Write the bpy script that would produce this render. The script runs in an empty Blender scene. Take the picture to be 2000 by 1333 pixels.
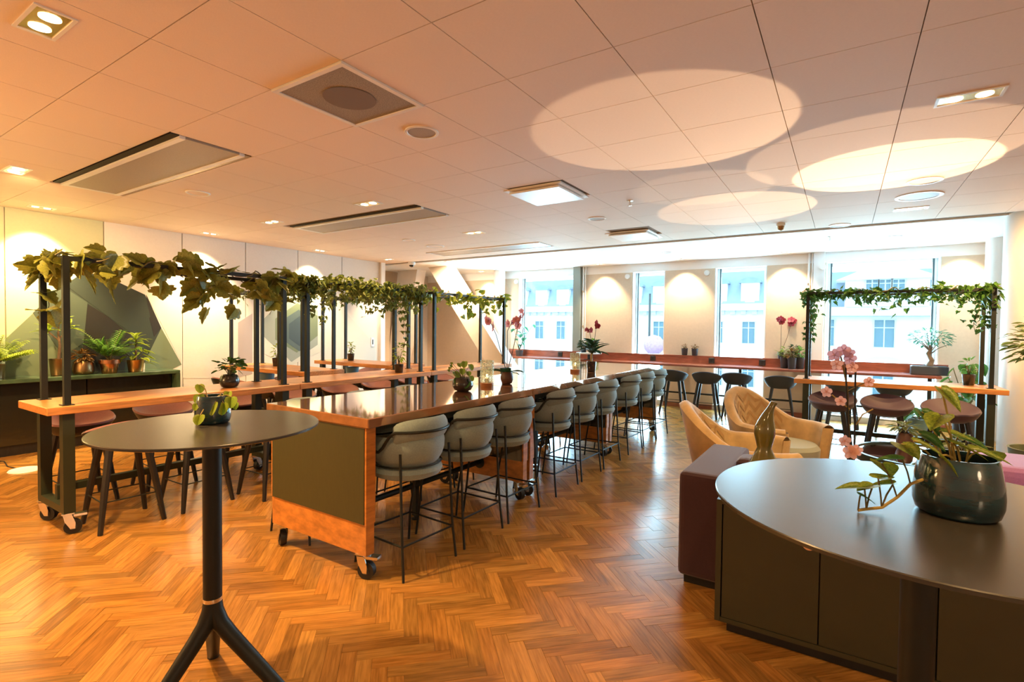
import bpy, bmesh, math, random
import numpy as np
from mathutils import Matrix, Vector, Euler
random.seed(7)
PI = math.pi
S = bpy.context.scene
COL = S.collection
# ------------------------------------------------------------------ camera
F, CX, CY, H = 1001., 1000., 666.5, 1.5           # focal length in pixels of the 2000x1333 frame
def _d(x, y): return np.array([x-CX, -(y-CY), -F])
_Y = _d(1649, 648.); _Y /= np.linalg.norm(_Y)
_X = -_d(-546, 624.); _X /= np.linalg.norm(_X)
_Z = np.cross(_X, _Y); _Z /= np.linalg.norm(_Z)
_X = np.cross(_Y, _Z)
R3 = np.stack([_X, _Y, _Z]); C3 = np.array([0, 0, H])
def onz(x, y, z): d = R3@_d(x, y); return Vector(C3+(z-H)/d[2]*d)
def onx(x, y, X0): d = R3@_d(x, y); return Vector(C3+X0/d[0]*d)
def ony(x, y, Y0): d = R3@_d(x, y); return Vector(C3+Y0/d[1]*d)
cam = bpy.data.cameras.new('camera'); cam.sensor_width = 36; cam.lens = F/2000*36; cam.clip_start = .02; cam.clip_end = 400
camo = bpy.data.objects.new('camera', cam); COL.objects.link(camo)
M = Matrix.Identity(4)
for i in range(3):
    for j in range(3): M[i][j] = R3[i][j]
    M[i][3] = C3[i]
camo.matrix_world = M; S.camera = camo
# ------------------------------------------------------------------ world, exposure
S.view_settings.view_transform = 'Standard'; S.view_settings.look = 'None'
S.view_settings.exposure = 0.35; S.view_settings.gamma = 1; S.view_settings.use_curve_mapping = False
w = bpy.data.worlds.new('sky'); S.world = w; w.use_nodes = True
bg = w.node_tree.nodes['Background']; bg.inputs[0].default_value = (.62, .88, 1, 1); bg.inputs[1].default_value = 3.3
WARM = (1, .60, .24); WARMW = (1, .74, .47)
def lamp(kind, loc, power, color, aim=None, size=.05, angle=90, blend=.5, scale=None, spin=0):
    l = bpy.data.lights.new('lamp_light', kind); l.energy = power; l.color = color
    if kind == 'SPOT': l.spot_size = math.radians(angle); l.spot_blend = blend; l.shadow_soft_size = size
    elif kind == 'POINT': l.shadow_soft_size = size
    o = bpy.data.objects.new('lamp_light', l); COL.objects.link(o); o.location = loc
    if aim is not None:
        o.rotation_euler = (Vector(aim)-Vector(loc)).to_track_quat('-Z', 'Y').to_euler()
    if scale: o.scale = scale
    return o
# area lamps added outside the four windows to boost the daylight
for (a, b) in ((-6.41, -4.97), (-3.66, -2.99), (-2.06, -1.18), (-.28, 1.22)):
    l = bpy.data.lights.new('window_daylight_fill', 'AREA'); l.shape = 'RECTANGLE'; l.size = b-a-.1; l.size_y = 2.4; l.color = (.50, .83, 1); l.energy = 52*(b-a)*2.4
    o = bpy.data.objects.new('window_daylight_fill', l); COL.objects.link(o); o.location = ((a+b)/2, 10.46, 1.38); o.rotation_euler = (-PI/2, 0, 0)
# warm fill lamps added for the unseen part of the room behind the camera
lamp('POINT', (-5.3, -1.0, 1.9), 130, WARM, size=.3)
lamp('POINT', (3.0, -1.0, 1.9), 45, WARMW, size=.3)
# ------------------------------------------------------------------ materials
MATS = {}
def mat(name, col, rough=.5, metal=0, noise=0, nscale=8, stretch=(1, 1, 1), bump=0, spec=.5, col2=None, coat=0, emit=None, estr=0, trans=0, sheen=0, attr=None):
    m = bpy.data.materials.new(name); m.use_nodes = True; nt = m.node_tree; N = nt.nodes; L = nt.links
    b = N['Principled BSDF']
    b.inputs['Base Color'].default_value = (*col, 1); b.inputs['Roughness'].default_value = rough
    b.inputs['Metallic'].default_value = metal; b.inputs['Specular IOR Level'].default_value = spec
    b.inputs['Coat Weight'].default_value = coat; b.inputs['Coat Roughness'].default_value = .05
    b.inputs['Sheen Weight'].default_value = sheen
    if emit: b.inputs['Emission Color'].default_value = (*emit, 1); b.inputs['Emission Strength'].default_value = estr
    if noise or bump or col2 or attr:
        tc = N.new('ShaderNodeTexCoord'); mp = N.new('ShaderNodeMapping'); L.new(tc.outputs['Object'], mp.inputs[0])
        mp.inputs['Scale'].default_value = stretch
        nz = N.new('ShaderNodeTexNoise'); nz.inputs['Scale'].default_value = nscale; nz.inputs['Detail'].default_value = 5
        L.new(mp.outputs[0], nz.inputs['Vector'])
        rp = N.new('ShaderNodeValToRGB'); rp.color_ramp.elements[0].position = .3; rp.color_ramp.elements[1].position = .7
        c2 = col2 or tuple(c*(1-noise) for c in col)
        rp.color_ramp.elements[0].color = (*c2, 1); rp.color_ramp.elements[1].color = (*(col if col2 else tuple(min(1, c*(1+noise*.5)) for c in col)), 1)
        L.new(nz.outputs['Fac'], rp.inputs[0]); out = rp.outputs[0]
        if attr:
            at = N.new('ShaderNodeAttribute'); at.attribute_name = attr
            mx = N.new('ShaderNodeMix'); mx.data_type = 'RGBA'; mx.blend_type = 'MULTIPLY'; mx.inputs[0].default_value = 1
            L.new(out, mx.inputs[6]); L.new(at.outputs['Color'], mx.inputs[7]); out = mx.outputs[2]
        L.new(out, b.inputs['Base Color'])
        if bump:
            bp = N.new('ShaderNodeBump'); bp.inputs['Strength'].default_value = bump; bp.inputs['Distance'].default_value = .004
            L.new(nz.outputs['Fac'], bp.inputs['Height']); L.new(bp.outputs[0], b.inputs['Normal'])
    MATS[name] = m; return m
def thin_glass(name, tint, refl=.08, speckle=None):
    m = bpy.data.materials.new(name); m.use_nodes = True; nt = m.node_tree; N = nt.nodes; L = nt.links
    for n in list(N): N.remove(n)
    o = N.new('ShaderNodeOutputMaterial'); t = N.new('ShaderNodeBsdfTransparent'); t.inputs[0].default_value = (*tint, 1)
    g = N.new('ShaderNodeBsdfGlossy'); g.inputs['Roughness'].default_value = .03
    mx = N.new('ShaderNodeMixShader'); mx.inputs[0].default_value = refl; L.new(t.outputs[0], mx.inputs[1]); L.new(g.outputs[0], mx.inputs[2]); last = mx
    if speckle:
        d = N.new('ShaderNodeBsdfDiffuse'); d.inputs[0].default_value = (*speckle, 1)
        v = N.new('ShaderNodeTexVoronoi'); v.inputs['Scale'].default_value = 90; tc = N.new('ShaderNodeTexCoord'); L.new(tc.outputs['Object'], v.inputs['Vector'])
        rp = N.new('ShaderNodeValToRGB'); rp.color_ramp.elements[0].position = .3; rp.color_ramp.elements[0].color = (.85,)*3+(1,); rp.color_ramp.elements[1].position = .55; rp.color_ramp.elements[1].color = (.1,)*3+(1,)
        L.new(v.outputs['Distance'], rp.inputs[0]); m2 = N.new('ShaderNodeMixShader'); L.new(rp.outputs[0], m2.inputs[0]); L.new(last.outputs[0], m2.inputs[1]); L.new(d.outputs[0], m2.inputs[2]); last = m2
    L.new(last.outputs[0], o.inputs[0]); MATS[name] = m; return m
def leafmat(name, c1, c2, rough=.4, tr=.35):
    m = mat(name, c1, rough, noise=.1, nscale=14, col2=c2); nt = m.node_tree; N = nt.nodes; L = nt.links; b = N['Principled BSDF']
    t = N.new('ShaderNodeBsdfTranslucent'); L.new(b.inputs['Base Color'].links[0].from_socket, t.inputs[0])
    mx = N.new('ShaderNodeMixShader'); mx.inputs[0].default_value = tr; o = [n for n in N if n.type == 'OUTPUT_MATERIAL'][0]
    L.new(b.outputs[0], mx.inputs[1]); L.new(t.outputs[0], mx.inputs[2]); L.new(mx.outputs[0], o.inputs[0]); return m
mat('parquet', (.45, .21, .045), .23, noise=.36, nscale=1, stretch=(1, .62, 1), bump=.02, spec=.5, attr='tint')
_n = MATS['parquet'].node_tree; _a = _n.nodes.new('ShaderNodeAttribute'); _a.attribute_name = 'grain'; _m = [q for q in _n.nodes if q.type == 'MAPPING'][0]; _n.links.new(_a.outputs['Vector'], _m.inputs[0])
mat('joint', (.10, .045, .015), .6)
mat('ceiling_tile', (.86, .71, .58), .75, noise=.05, nscale=60, stretch=(1, 8, 1))
mat('ceiling_gap', (.30, .22, .15), .9)
mat('plaster_white', (.88, .88, .87), .6)
mat('wall_beige', (.66, .54, .41), .7, noise=.04, nscale=30)
mat('wall_panel', (.70, .66, .60), .5, noise=.03, nscale=40)
mat('wall_panel_green', (.50, .52, .34), .5, noise=.03, nscale=40)
mat('mur_slate', (.030, .040, .027), .5); mat('mur_mid', (.062, .08, .052), .5); mat('mur_dark', (.018, .015, .010), .5)
mat('mur_light', (.15, .19, .11), .5); mat('mur_pale', (.60, .61, .56), .5); mat('mur_grey', (.28, .32, .29), .5); mat('mur_blue', (.07, .10, .10), .5); mat('mur_deep', (.04, .06, .07), .5)
mat('mur_warm', (.62, .55, .52), .5); mat('mur_mauve', (.42, .36, .36), .5)
mat('concrete', (.72, .62, .52), .6, noise=.05, nscale=6)
mat('column_white', (.80, .76, .71), .5)
mat('table_wood', (.62, .26, .075), .35, noise=.3, nscale=6, stretch=(9, 1, 9), bump=.03)
mat('island_wood', (.55, .21, .045), .3, noise=.35, nscale=5, stretch=(3, 1, 6))
mat('island_top', (.50, .24, .11), .07, noise=.2, nscale=5, stretch=(4, 1, 4), metal=.55, coat=1)
mat('bar_wood', (.36, .10, .055), .28, noise=.35, nscale=5, stretch=(1, 9, 9), coat=.3)
mat('olive_panel', (.045, .043, .012), .5, noise=.1, nscale=20, stretch=(8, 8, 1))
mat('black_steel', (.014, .017, .014), .48, spec=.35); mat('green_steel', (.028, .034, .018), .45, spec=.4)
mat('black_wood', (.016, .014, .013), .45, noise=.3, nscale=8, stretch=(8, 8, 1))
mat('chrome', (.75, .73, .68), .22, metal=1); mat('rubber', (.012, .012, .012), .55); mat('wheel_grey', (.05, .05, .048), .6)
mat('mauve_fabric', (.22, .085, .085), .75, sheen=.4, noise=.1, nscale=80)
mat('dark_mauve', (.06, .03, .06), .6, sheen=.3)
mat('dark_seat', (.028, .032, .045), .55)
mat('grey_fabric', (.25, .33, .33), .85, sheen=.3, noise=.12, nscale=120, bump=.15)
mat('velvet', (.62, .42, .18), .8, sheen=.6, noise=.25, nscale=9, bump=.05); mat('velvet_band', (.47, .28, .10), .8, sheen=.5)
mat('sage_fabric', (.36, .40, .32), .8, sheen=.3)
mat('purple_fabric', (.048, .016, .026), .85, sheen=.3, noise=.1, nscale=90); mat('lilac_fabric', (.40, .19, .46), .85, sheen=.4, noise=.1, nscale=90)
mat('aubergine', (.045, .012, .022), .8, sheen=.3)
mat('table_grey', (.050, .044, .034), .27, noise=.06, nscale=3, spec=.6); mat('table_edge', (.10, .085, .06), .45)
mat('cabinet_olive', (.040, .037, .018), .45, noise=.08, nscale=10); mat('cabinet_dark', (.022, .022, .014), .4)
mat('leather', (.62, .33, .18), .5); mat('marble_green', (.075, .13, .07), .12, noise=.5, nscale=5, coat=.5)
mat('gloss_dark', (.018, .017, .012), .18, coat=.4)
mat('brass', (.55, .34, .13), .28, metal=1); mat('brass_dark', (.30, .19, .09), .35, metal=1); mat('copper', (.62, .32, .17), .25, metal=1)
mat('pot_teal', (.010, .055, .075), .12, noise=.8, nscale=9, stretch=(1, 1, 5), col2=(.008, .014, .018), coat=.8, bump=.15)
mat('pot_black', (.014, .014, .016), .22, coat=.4); mat('pot_grey', (.05, .052, .058), .5); mat('pot_blue', (.16, .30, .38), .35); mat('pot_sage', (.14, .17, .11), .5); mat('pot_terracotta', (.10, .04, .025), .4)
mat('soil', (.022, .014, .009), .9); mat('pot_sand', (.55, .47, .22), .9)
mat('vase_olive', (.13, .12, .025), .12, coat=.8)
leafmat('leaf_grape', (.33, .34, .06), (.16, .18, .03)); leafmat('leaf_ivy', (.28, .34, .07), (.09, .13, .03)); leafmat('leaf_pothos', (.38, .44, .05), (.10, .17, .018))
leafmat('leaf_green', (.10, .22, .035), (.04, .12, .02)); leafmat('leaf_lime', (.46, .56, .05), (.26, .38, .03)); leafmat('leaf_fern', (.20, .40, .04), (.07, .22, .025))
leafmat('leaf_dark', (.03, .075, .022), (.012, .035, .012)); leafmat('leaf_varieg', (.42, .44, .15), (.10, .16, .03)); leafmat('leaf_rust', (.30, .17, .035), (.16, .055, .015)); leafmat('leaf_teal', (.06, .22, .10), (.02, .10, .06))
leafmat('petal_pink', (.80, .40, .42), (.66, .24, .28)); leafmat('petal_red', (.42, .045, .08), (.3, .03, .05)); leafmat('petal_peach', (.85, .55, .46), (.75, .38, .34)); leafmat('petal_lilac', (.74, .52, .68), (.60, .36, .52))
mat('stem', (.13, .10, .03), .6); mat('stem_dark', (.06, .035, .02), .6); mat('stem_yellow', (.42, .30, .08), .5); mat('bark', (.20, .13, .08), .8, noise=.4, nscale=20)
mat('mirror', (.82, .80, .80), .03, metal=1); mat('rim_dark', (.03, .055, .055), .3)
mat('frame_white', (.82, .84, .85), .4); mat('frame_dark', (.05, .075, .08), .4); mat('socket', (.02, .022, .025), .4)
mat('diffuser', (.33, .28, .22), .6, noise=.4, nscale=150); mat('diffuser_dark', (.18, .13, .10), .6); mat('beam_panel', (.40, .33, .26), .5, noise=.2, nscale=200); mat('white_metal', (.85, .82, .78), .4); mat('slot_dark', (.02, .015, .01), .8); mat('gold_reflector', (.75, .6, .35), .25, metal=1)
mat('lamp_glow', (1, .9, .7), .5, emit=(1, .80, .50), estr=9); mat('flame', (1, .7, .3), .5, emit=(1, .55, .16), estr=12); mat('wax', (.85, .72, .5), .5)
mat('white_plastic', (.82, .82, .8), .4); mat('candle_wood', (.36, .15, .05), .4, noise=.3)
mat('stone_white', (.86, .86, .84), .8, noise=.03, nscale=1); mat('slate_roof', (.28, .36, .46), .6, noise=.1, nscale=2); mat('far_glass', (.13, .24, .30), .3); mat('far_frame', (.62, .68, .71), .7); mat('asphalt', (.30, .31, .33), .9)
thin_glass('window_glass', (.93, .98, 1), .03); thin_glass('candle_glass', (.86, .93, .90), .12, (.50, .58, .50)); thin_glass('jar_glass', (.9, .95, .9), .1)
# ------------------------------------------------------------------ mesh helpers
class MB:
    def __init__(s): s.v = []; s.f = []; s.m = []; s.c = None
    def add(s, v, f, mi=0):
        n = len(s.v); s.v += [tuple(p) for p in v]; s.f += [tuple(i+n for i in q) for q in f]; s.m += [mi]*len(f); return s
    def box(s, x0, x1, y0, y1, z0, z1, mi=0, bev=0):
        if bev:
            bm = bmesh.new(); bmesh.ops.create_cube(bm, size=1)
            for q in bm.verts: q.co = Vector(((x0+x1)/2+q.co.x*(x1-x0), (y0+y1)/2+q.co.y*(y1-y0), (z0+z1)/2+q.co.z*(z1-z0)))
            bmesh.ops.bevel(bm, geom=bm.edges[:], offset=bev, segments=3 if bev > .02 else 1, profile=.6, affect='EDGES')
            bm.verts.index_update(); s.add([q.co[:] for q in bm.verts], [[a.index for a in f.verts] for f in bm.faces], mi); bm.free(); return s
        return s.add([(x0, y0, z0), (x1, y0, z0), (x1, y1, z0), (x0, y1, z0), (x0, y0, z1), (x1, y0, z1), (x1, y1, z1), (x0, y1, z1)],
              [(3, 2, 1, 0), (4, 5, 6, 7), (0, 1, 5, 4), (1, 2, 6, 5), (2, 3, 7, 6), (3, 0, 4, 7)], mi)
    def prism(s, poly, z0, z1, mi=0, ax='z'):
        n = len(poly); T = {'z': lambda a, b, c: (a, b, c), 'x': lambda a, b, c: (c, a, b), 'y': lambda a, b, c: (a, c, b)}[ax]
        v = [T(a, b, z0) for a, b in poly]+[T(a, b, z1) for a, b in poly]
        return s.add(v, [tuple(range(n))[::-1], tuple(range(n, 2*n))]+[(i, (i+1) % n, n+(i+1) % n, n+i) for i in range(n)], mi)
    def tube(s, pts, r, n=8, mi=0, cap=True):
        P = [Vector(p) for p in pts]; k = len(P); rr = r if isinstance(r, (list, tuple)) else [r]*k; V = []; Fs = []
        up = Vector((0, 0, 1)); prev = None
        for i, p in enumerate(P):
            t = (P[min(i+1, k-1)]-P[max(i-1, 0)]).normalized()
            if prev is None: a = t.cross(up); a = a if a.length > .1 else t.cross(Vector((1, 0, 0)))
            else: a = prev-t*prev.dot(t)
            a.normalize(); prev = a; b = t.cross(a)
            for j in range(n):
                q = 2*PI*(j+.5)/n; V.append(p+(a*math.cos(q)+b*math.sin(q))*rr[i])
        for i in range(k-1):
            for j in range(n): Fs.append((i*n+j, i*n+(j+1) % n, (i+1)*n+(j+1) % n, (i+1)*n+j))
        if cap: Fs += [tuple(range(n))[::-1], tuple(range((k-1)*n, k*n))]
        return s.add(V, Fs, mi)
    def lathe(s, prof, n=24, c=(0, 0, 0), mi=0, cap=True):
        V = []; Fs = []; k = len(prof)
        for r, z in prof:
            for j in range(n): q = 2*PI*j/n; V.append((c[0]+r*math.cos(q), c[1]+r*math.sin(q), c[2]+z))
        for i in range(k-1):
            for j in range(n): Fs.append((i*n+j, i*n+(j+1) % n, (i+1)*n+(j+1) % n, (i+1)*n+j))
        if cap and prof[0][0] > 1e-5 and abs(prof[0][1]-prof[1][1]) > 1e-6: Fs.append(tuple(range(n))[::-1])
        if cap and prof[-1][0] > 1e-5: Fs.append(tuple(range((k-1)*n, k*n)))
        return s.add(V, Fs, mi)
    def grid(s, nu, nv, fn, closeu=False, mi=0):
        V = [fn(i/(nu if closeu else nu-1), j/(nv-1)) for i in range(nu) for j in range(nv)]; Fs = []
        for i in range(nu if closeu else nu-1):
            for j in range(nv-1): a = i*nv+j; b = ((i+1) % nu)*nv+j; Fs.append((a, b, b+1, a+1))
        return s.add(V, Fs, mi)
    def build(s, name, m, parent=None, smooth=False, weld=False):
        me = bpy.data.meshes.new(name); me.from_pydata(s.v, [], s.f)
        ms = m if isinstance(m, (list, tuple)) else [m]
        for q in ms: me.materials.append(MATS[q])
        if len(ms) > 1: me.polygons.foreach_set('material_index', s.m)
        if weld or smooth:
            bm = bmesh.new(); bm.from_mesh(me)
            if weld: bmesh.ops.remove_doubles(bm, verts=bm.verts, dist=1e-5)
            bmesh.ops.recalc_face_normals(bm, faces=bm.faces); bm.to_mesh(me); bm.free()
        if smooth:
            me.polygons.foreach_set('use_smooth', [True]*len(me.polygons))
            try: me.set_sharp_from_angle(angle=math.radians(42))
            except Exception: pass
        return link(name, me, parent)
def link(name, me, parent=None, mx=None):
    o = bpy.data.objects.new(name, me); COL.objects.link(o); o.parent = parent
    if mx is not None: o.matrix_local = mx
    return o
def bxo(name, m, parent, *a, bev=0): return MB().box(*a, bev=bev).build(name, m, parent)
def tag(o, label, cat, group=None):
    o['label'] = label; o['category'] = cat
    if group: o['group'] = group
    return o
def thing(name, label, cat, loc=(0, 0, 0), rz=0, group=None):
    o = bpy.data.objects.new(name, None); COL.objects.link(o); o.location = loc; o.rotation_euler = (0, 0, rz); o.empty_display_size = .1
    return tag(o, label, cat, group)
def struct(o): o['kind'] = 'structure'; return o
def kids(o): return [c for c in o.children]
CH = {}
def dup(root, loc, rz, label, group=None):
    r = root.copy(); COL.objects.link(r); r.location = loc; r.rotation_euler = (0, 0, rz); r['label'] = label
    if group: r['group'] = group
    if root.name not in CH:
        CH[root.name] = [(c, list(c.children)) for c in root.children]
    for c, gs in CH[root.name]:
        k = c.copy(); COL.objects.link(k); k.parent = r
        for g in gs: q = g.copy(); COL.objects.link(q); q.parent = k
    return r
# ------------------------------------------------------------------ room shell
X0, X1, Y0, Y1, CZ, CZ2 = -8.14, 3.6, -2.4, 10.15, 2.83, 2.83
fl = struct(bxo('floor', 'joint', None, X0-1.2, X1, Y0, Y1+.15, -.06, -.006))
# herringbone oak planks: the 300 largest in view one by one, the rest as one piece
PW, NP = .07, 5
ca, sa = math.cos(-PI/4), math.sin(-PI/4)
planks = []
for k in range(-260, 261):
    for m_ in range(-40, 41):
        for (bx, by, wx, wy) in ((k+NP*m_, k-NP*m_, NP, 1), (k+NP*m_, k+1-NP*m_, 1, NP)):
            g = .008
            q = [((bx+g)*PW, (by+g)*PW), ((bx+wx-g)*PW, (by+g)*PW), ((bx+wx-g)*PW, (by+wy-g)*PW), ((bx+g)*PW, (by+wy-g)*PW)]
            q = [(a*ca-b*sa-2, a*sa+b*ca+4) for a, b in q]
            cx_ = sum(a for a, b in q)/4; cy_ = sum(b for a, b in q)/4
            if X0-.9 < cx_ < X1-.3 and Y0+.3 < cy_ < Y1-.02: planks.append((q, cx_, cy_, wx > wy))
def vis(p):
    c = R3.T@(np.array([p[1], p[2], 0])-C3)
    if c[2] > -.3: return 1e9
    x, y = CX+F*c[0]/-c[2], CY-F*c[1]/-c[2]
    if not (0 < x < 1420 and 0 < y < 1330): return 1e8+abs(c[2])
    return -c[2]
planks.sort(key=vis)
def plank_data(me_name, lst, parent, stuff=False):
    V = []; Fs = []; cols = []; gr = []
    for q, cx_, cy_, hz in lst:
        n = len(V); dz = random.uniform(-.0006, .0006)
        V += [(a, b, -.006) for a, b in q]+[(a, b, dz) for a, b in q]
        f = [(4, 5, 6, 7), (0, 1, 5, 4), (1, 2, 6, 5), (2, 3, 7, 6), (3, 0, 4, 7)]
        Fs += [tuple(i+n for i in t) for t in f]
        t = random.uniform(.62, 1.12); u = random.uniform(-.06, .06)
        cols += [(t, t*(1+u), t*(1+2*u), 1)]*20
        sd = random.uniform(0, 900); g4 = [(0, 0), (2.2, 0), (2.2, 9), (0, 9)] if hz else [(0, 0), (0, 9), (2.2, 9), (2.2, 0)]
        for fc in f:
            for i in fc: a_, b_ = g4[i % 4]; gr.extend((a_+sd, b_, sd))
    me = bpy.data.meshes.new(me_name); me.from_pydata(V, [], Fs); me.materials.append(MATS['parquet'])
    at = me.color_attributes.new('tint', 'FLOAT_COLOR', 'CORNER'); at.data.foreach_set('color', [c for t in cols for c in t])
    ag = me.attributes.new('grain', 'FLOAT_VECTOR', 'CORNER'); ag.data.foreach_set('vector', gr)
    o = link(me_name, me, parent)
    if stuff: o['kind'] = 'stuff'
for p in planks[:300]: plank_data('plank', [p], fl)
plank_data('plank_field', planks[300:], fl, True)
# ceiling: tile grid
ce = struct(bxo('ceiling', 'ceiling_gap', None, X0-.3, X1, Y0, 7.9, CZ+.018, CZ+.1))
TX, TY = -2.145, 1.109
holes = [(-2.445, 2.01), (-2.445, 4.41), (-2.445, 7.01)]
tm = MB().box(-.2975, .2975, -.2975, .2975, 0, .02).build('ceiling_tile', 'ceiling_tile', ce)
first = True; ntile = 0
def is_hole(cx_, cy_):
    if any(abs(cx_-a) < .2 and abs(cy_-b) < .3 for a, b in holes): return True
    return -6.3 < cx_ < -4.0 and any(abs(cy_-b) < .2 for b in (2.01, 4.41, 7.11))
for i in range(-11, 11):
    for j in range(-6, 12):
        cx_, cy_ = TX+.6*i+.3, TY+.6*j-.3+.0
        if cx_ > X1 or cx_ < X0-.35 or is_hole(cx_, cy_) or cy_ < Y0+.2: continue
        if first: o = tm; first = False
        else: o = tm.copy(); COL.objects.link(o)
        o.location = (cx_, cy_, CZ); ntile += 1
# lower white ceiling along the windows with its drop face
sf = struct(MB().box(X0-1.2, X1, 7.9, Y1+.3, CZ2, CZ2+.25).build('ceiling_soffit', 'plaster_white'))
# walls
wl = struct(bxo('wall_left', 'mur_warm', None, X0-.12, X0-.03, Y0, 7.50, 0, CZ+.05))
lines = [1.79+.945*k for k in range(-5, 7)]
for k, y in enumerate(lines):
    y1 = min(y+.945, 7.46)
    if y1 > Y0: MB().box(X0-.03, X0, max(y, Y0)+.006, y1-.006, 0, CZ+.02).build('panel', 'wall_panel_green' if k < 6 else 'wall_panel', wl)
def mural(px, m, lvl):
    p = [onx(x, y, X0) for x, y in px]; MB().prism([(q.y, q.z) for q in p], X0+.0005, X0+.0005+.0012*lvl, ax='x').build('mural_facet', m, wl)
z1 = lambda L: [(a*.2551, 400+b*.2551) for a, b in L]
z2 = lambda L: [(350+a*.2551, 480+b*.2551) for a, b in L]
mural(z1([(40, 1030), (250, 835), (440, 1100), (440, 1330), (40, 1330)]), 'mur_light', 1)
mural(z1([(250, 830), (470, 630), (640, 520), (800, 545), (1110, 690), (1235, 945), (1110, 1200), (1060, 1330), (440, 1330), (440, 1100)]), 'mur_slate', 1)
mural(z1([(250, 830), (470, 630), (480, 1140), (440, 1100)]), 'mur_mid', 2)
mural(z1([(500, 640), (670, 750), (640, 1060), (500, 1150)]), 'mur_mid', 2)
mural(z1([(670, 760), (830, 860), (1000, 1000), (940, 1330), (600, 1330), (640, 1060)]), 'mur_dark', 2)
mural(z1([(520, 630), (640, 520), (800, 545), (1110, 690), (1150, 860), (1000, 980), (830, 860)]), 'mur_slate', 3)
mural(z1([(1120, 690), (1235, 945), (1180, 1010), (1140, 860)]), 'mur_dark', 2)
mural(z1([(1235, 945), (1390, 1225), (1290, 1275), (1110, 1330), (1110, 1200)]), 'mur_light', 1)
mural(z1([(1120, 690), (1390, 690), (1390, 1215)]), 'mur_pale', 1)
mural(z1([(1400, 730), (1740, 1000), (1740, 1330), (1400, 1330)]), 'wall_panel', 1)
mural(z2([(450, 590), (560, 520), (560, 980), (450, 1010)]), 'mur_mauve', 1)
mural(z2([(650, 470), (905, 380), (1115, 500), (1115, 800), (850, 920), (650, 830)]), 'mur_pale', 1)
mural(z2([(735, 470), (905, 400), (1060, 500), (1060, 760), (860, 890), (650, 700), (650, 560)]), 'mur_grey', 2)
mural(z2([(735, 560), (905, 440), (1060, 540), (1060, 690), (900, 820), (735, 720)]), 'mur_light', 3)
mural(z2([(790, 570), (915, 490), (1000, 580), (1000, 740), (920, 810), (790, 720)]), 'mur_blue', 4)
mural(z2([(840, 600), (920, 540), (980, 610), (980, 730), (920, 770), (840, 710)]), 'mur_deep', 5)
mural(z2([(1240, 470), (1500, 760), (1510, 900), (1240, 900)]), 'mur_pale', 1)
# recess beyond the left wall
struct(bxo('wall_recess', 'wall_beige', None, X0-1.2, X0-1.1, 7.4, Y1+.1, 0, CZ+.05))
struct(bxo('wall_return', 'wall_beige', None, X0-1.2, X0-.02, 7.50, 7.56, 0, CZ+.05))
struct(MB().box(X0-.02, X0+.05, 7.47, 7.58, 0, CZ2+.1).build('trim_1', 'frame_white'))
struct(bxo('wall_front', 'wall_beige', None, X0-.1, X1, Y0-.1, Y0, 0, CZ+.05))
wr = struct(bxo('wall_right', 'wall_beige', None, X1, X1+.1, Y0-.1, Y1+.3, 0, CZ+.05))
# window wall: piers, sills and four windows
WIN = [(-6.41, -4.97), (-3.66, -2.99), (-2.06, -1.18), (-.28, 1.22)]
wb = struct(MB().box(X0-1.2, X1, Y1, Y1+.3, 2.66, CZ2+.1).build('wall_back', 'plaster_white'))
edges = [X0-1.2]+[e for a in WIN for e in a]+[X1]
for a, b in zip(edges[::2], edges[1::2]): MB().box(a, b, Y1, Y1+.3, 0, 2.66).build('pier', 'wall_beige', wb)
for a, b in WIN: MB().box(a, b, Y1, Y1+.3, 0, .10).build('sill_block', 'plaster_white', wb)
for n, (a, b) in enumerate(WIN):
    y = Y1+.20
    r = struct(MB().box(a, a+.06, y-.03, y+.03, .10, 2.66).box(b-.06, b, y-.03, y+.03, .10, 2.66).box(a+.06, b-.06, y-.03, y+.03, .10, .16).box(a+.06, b-.06, y-.03, y+.03, 2.60, 2.66).build('window_%d' % (n+1), 'frame_white'))
    bxo('glass_pane', 'window_glass', r, a+.06, b-.06, y-.004, y+.004, .16, 2.60)
    bxo('mullion', 'frame_dark', r, a+.06, a+.085, y-.04, y-.012, .10, 2.66)
    bxo('reveal_lining', 'frame_white', r, a+.001, a+.02, Y1+.005, y-.045, .105, 2.655); bxo('reveal_lining', 'frame_white', r, b-.02, b-.001, Y1+.005, y-.045, .105, 2.655)
    if b-a > 1.2: bxo('mullion', 'frame_dark', r, b-.085, b-.06, y-.04, y-.012, .10, 2.66)
for n, (a, b) in enumerate(zip(edges[::2], edges[1::2])):
    struct(bxo('baseboard_%d' % (n+1), 'bar_wood', None, a+.005, b-.005, Y1-.018, Y1, 0, .085))
# steel jamb covers and pipes beside two piers
for n, (a, b) in enumerate(((-4.95, -4.78), (-.46, -.30))):
    struct(bxo('trim_%d' % (n+2), 'frame_white' if n else 'mur_grey', None, a, b, Y1-.10, Y1, 0, CZ2))
for n, x in enumerate((-4.73, -.53)):
    t = thing('heating_pipe', ['slim white vertical pipe beside the widest left-hand beige pier', 'slim white vertical pipe behind the ivy end of the right-hand gantry'][n], 'pipe', (x, Y1-.05, 0), 0, 'pipes on the window piers')
    MB().tube([(0, 0, .0), (0, 0, CZ2)], .018, 10).build('pipe', 'frame_white', t, True); MB().tube([(.05, 0, .0), (.05, 0, CZ2)], .012, 8).build('pipe', 'frame_white', t, True)
    for z in (.5, 1.55, 2.3): MB().lathe([(.027, -.02), (.027, .02)], 12, (0, 0, z)).build('collar', 'chrome', t, True)
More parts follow.
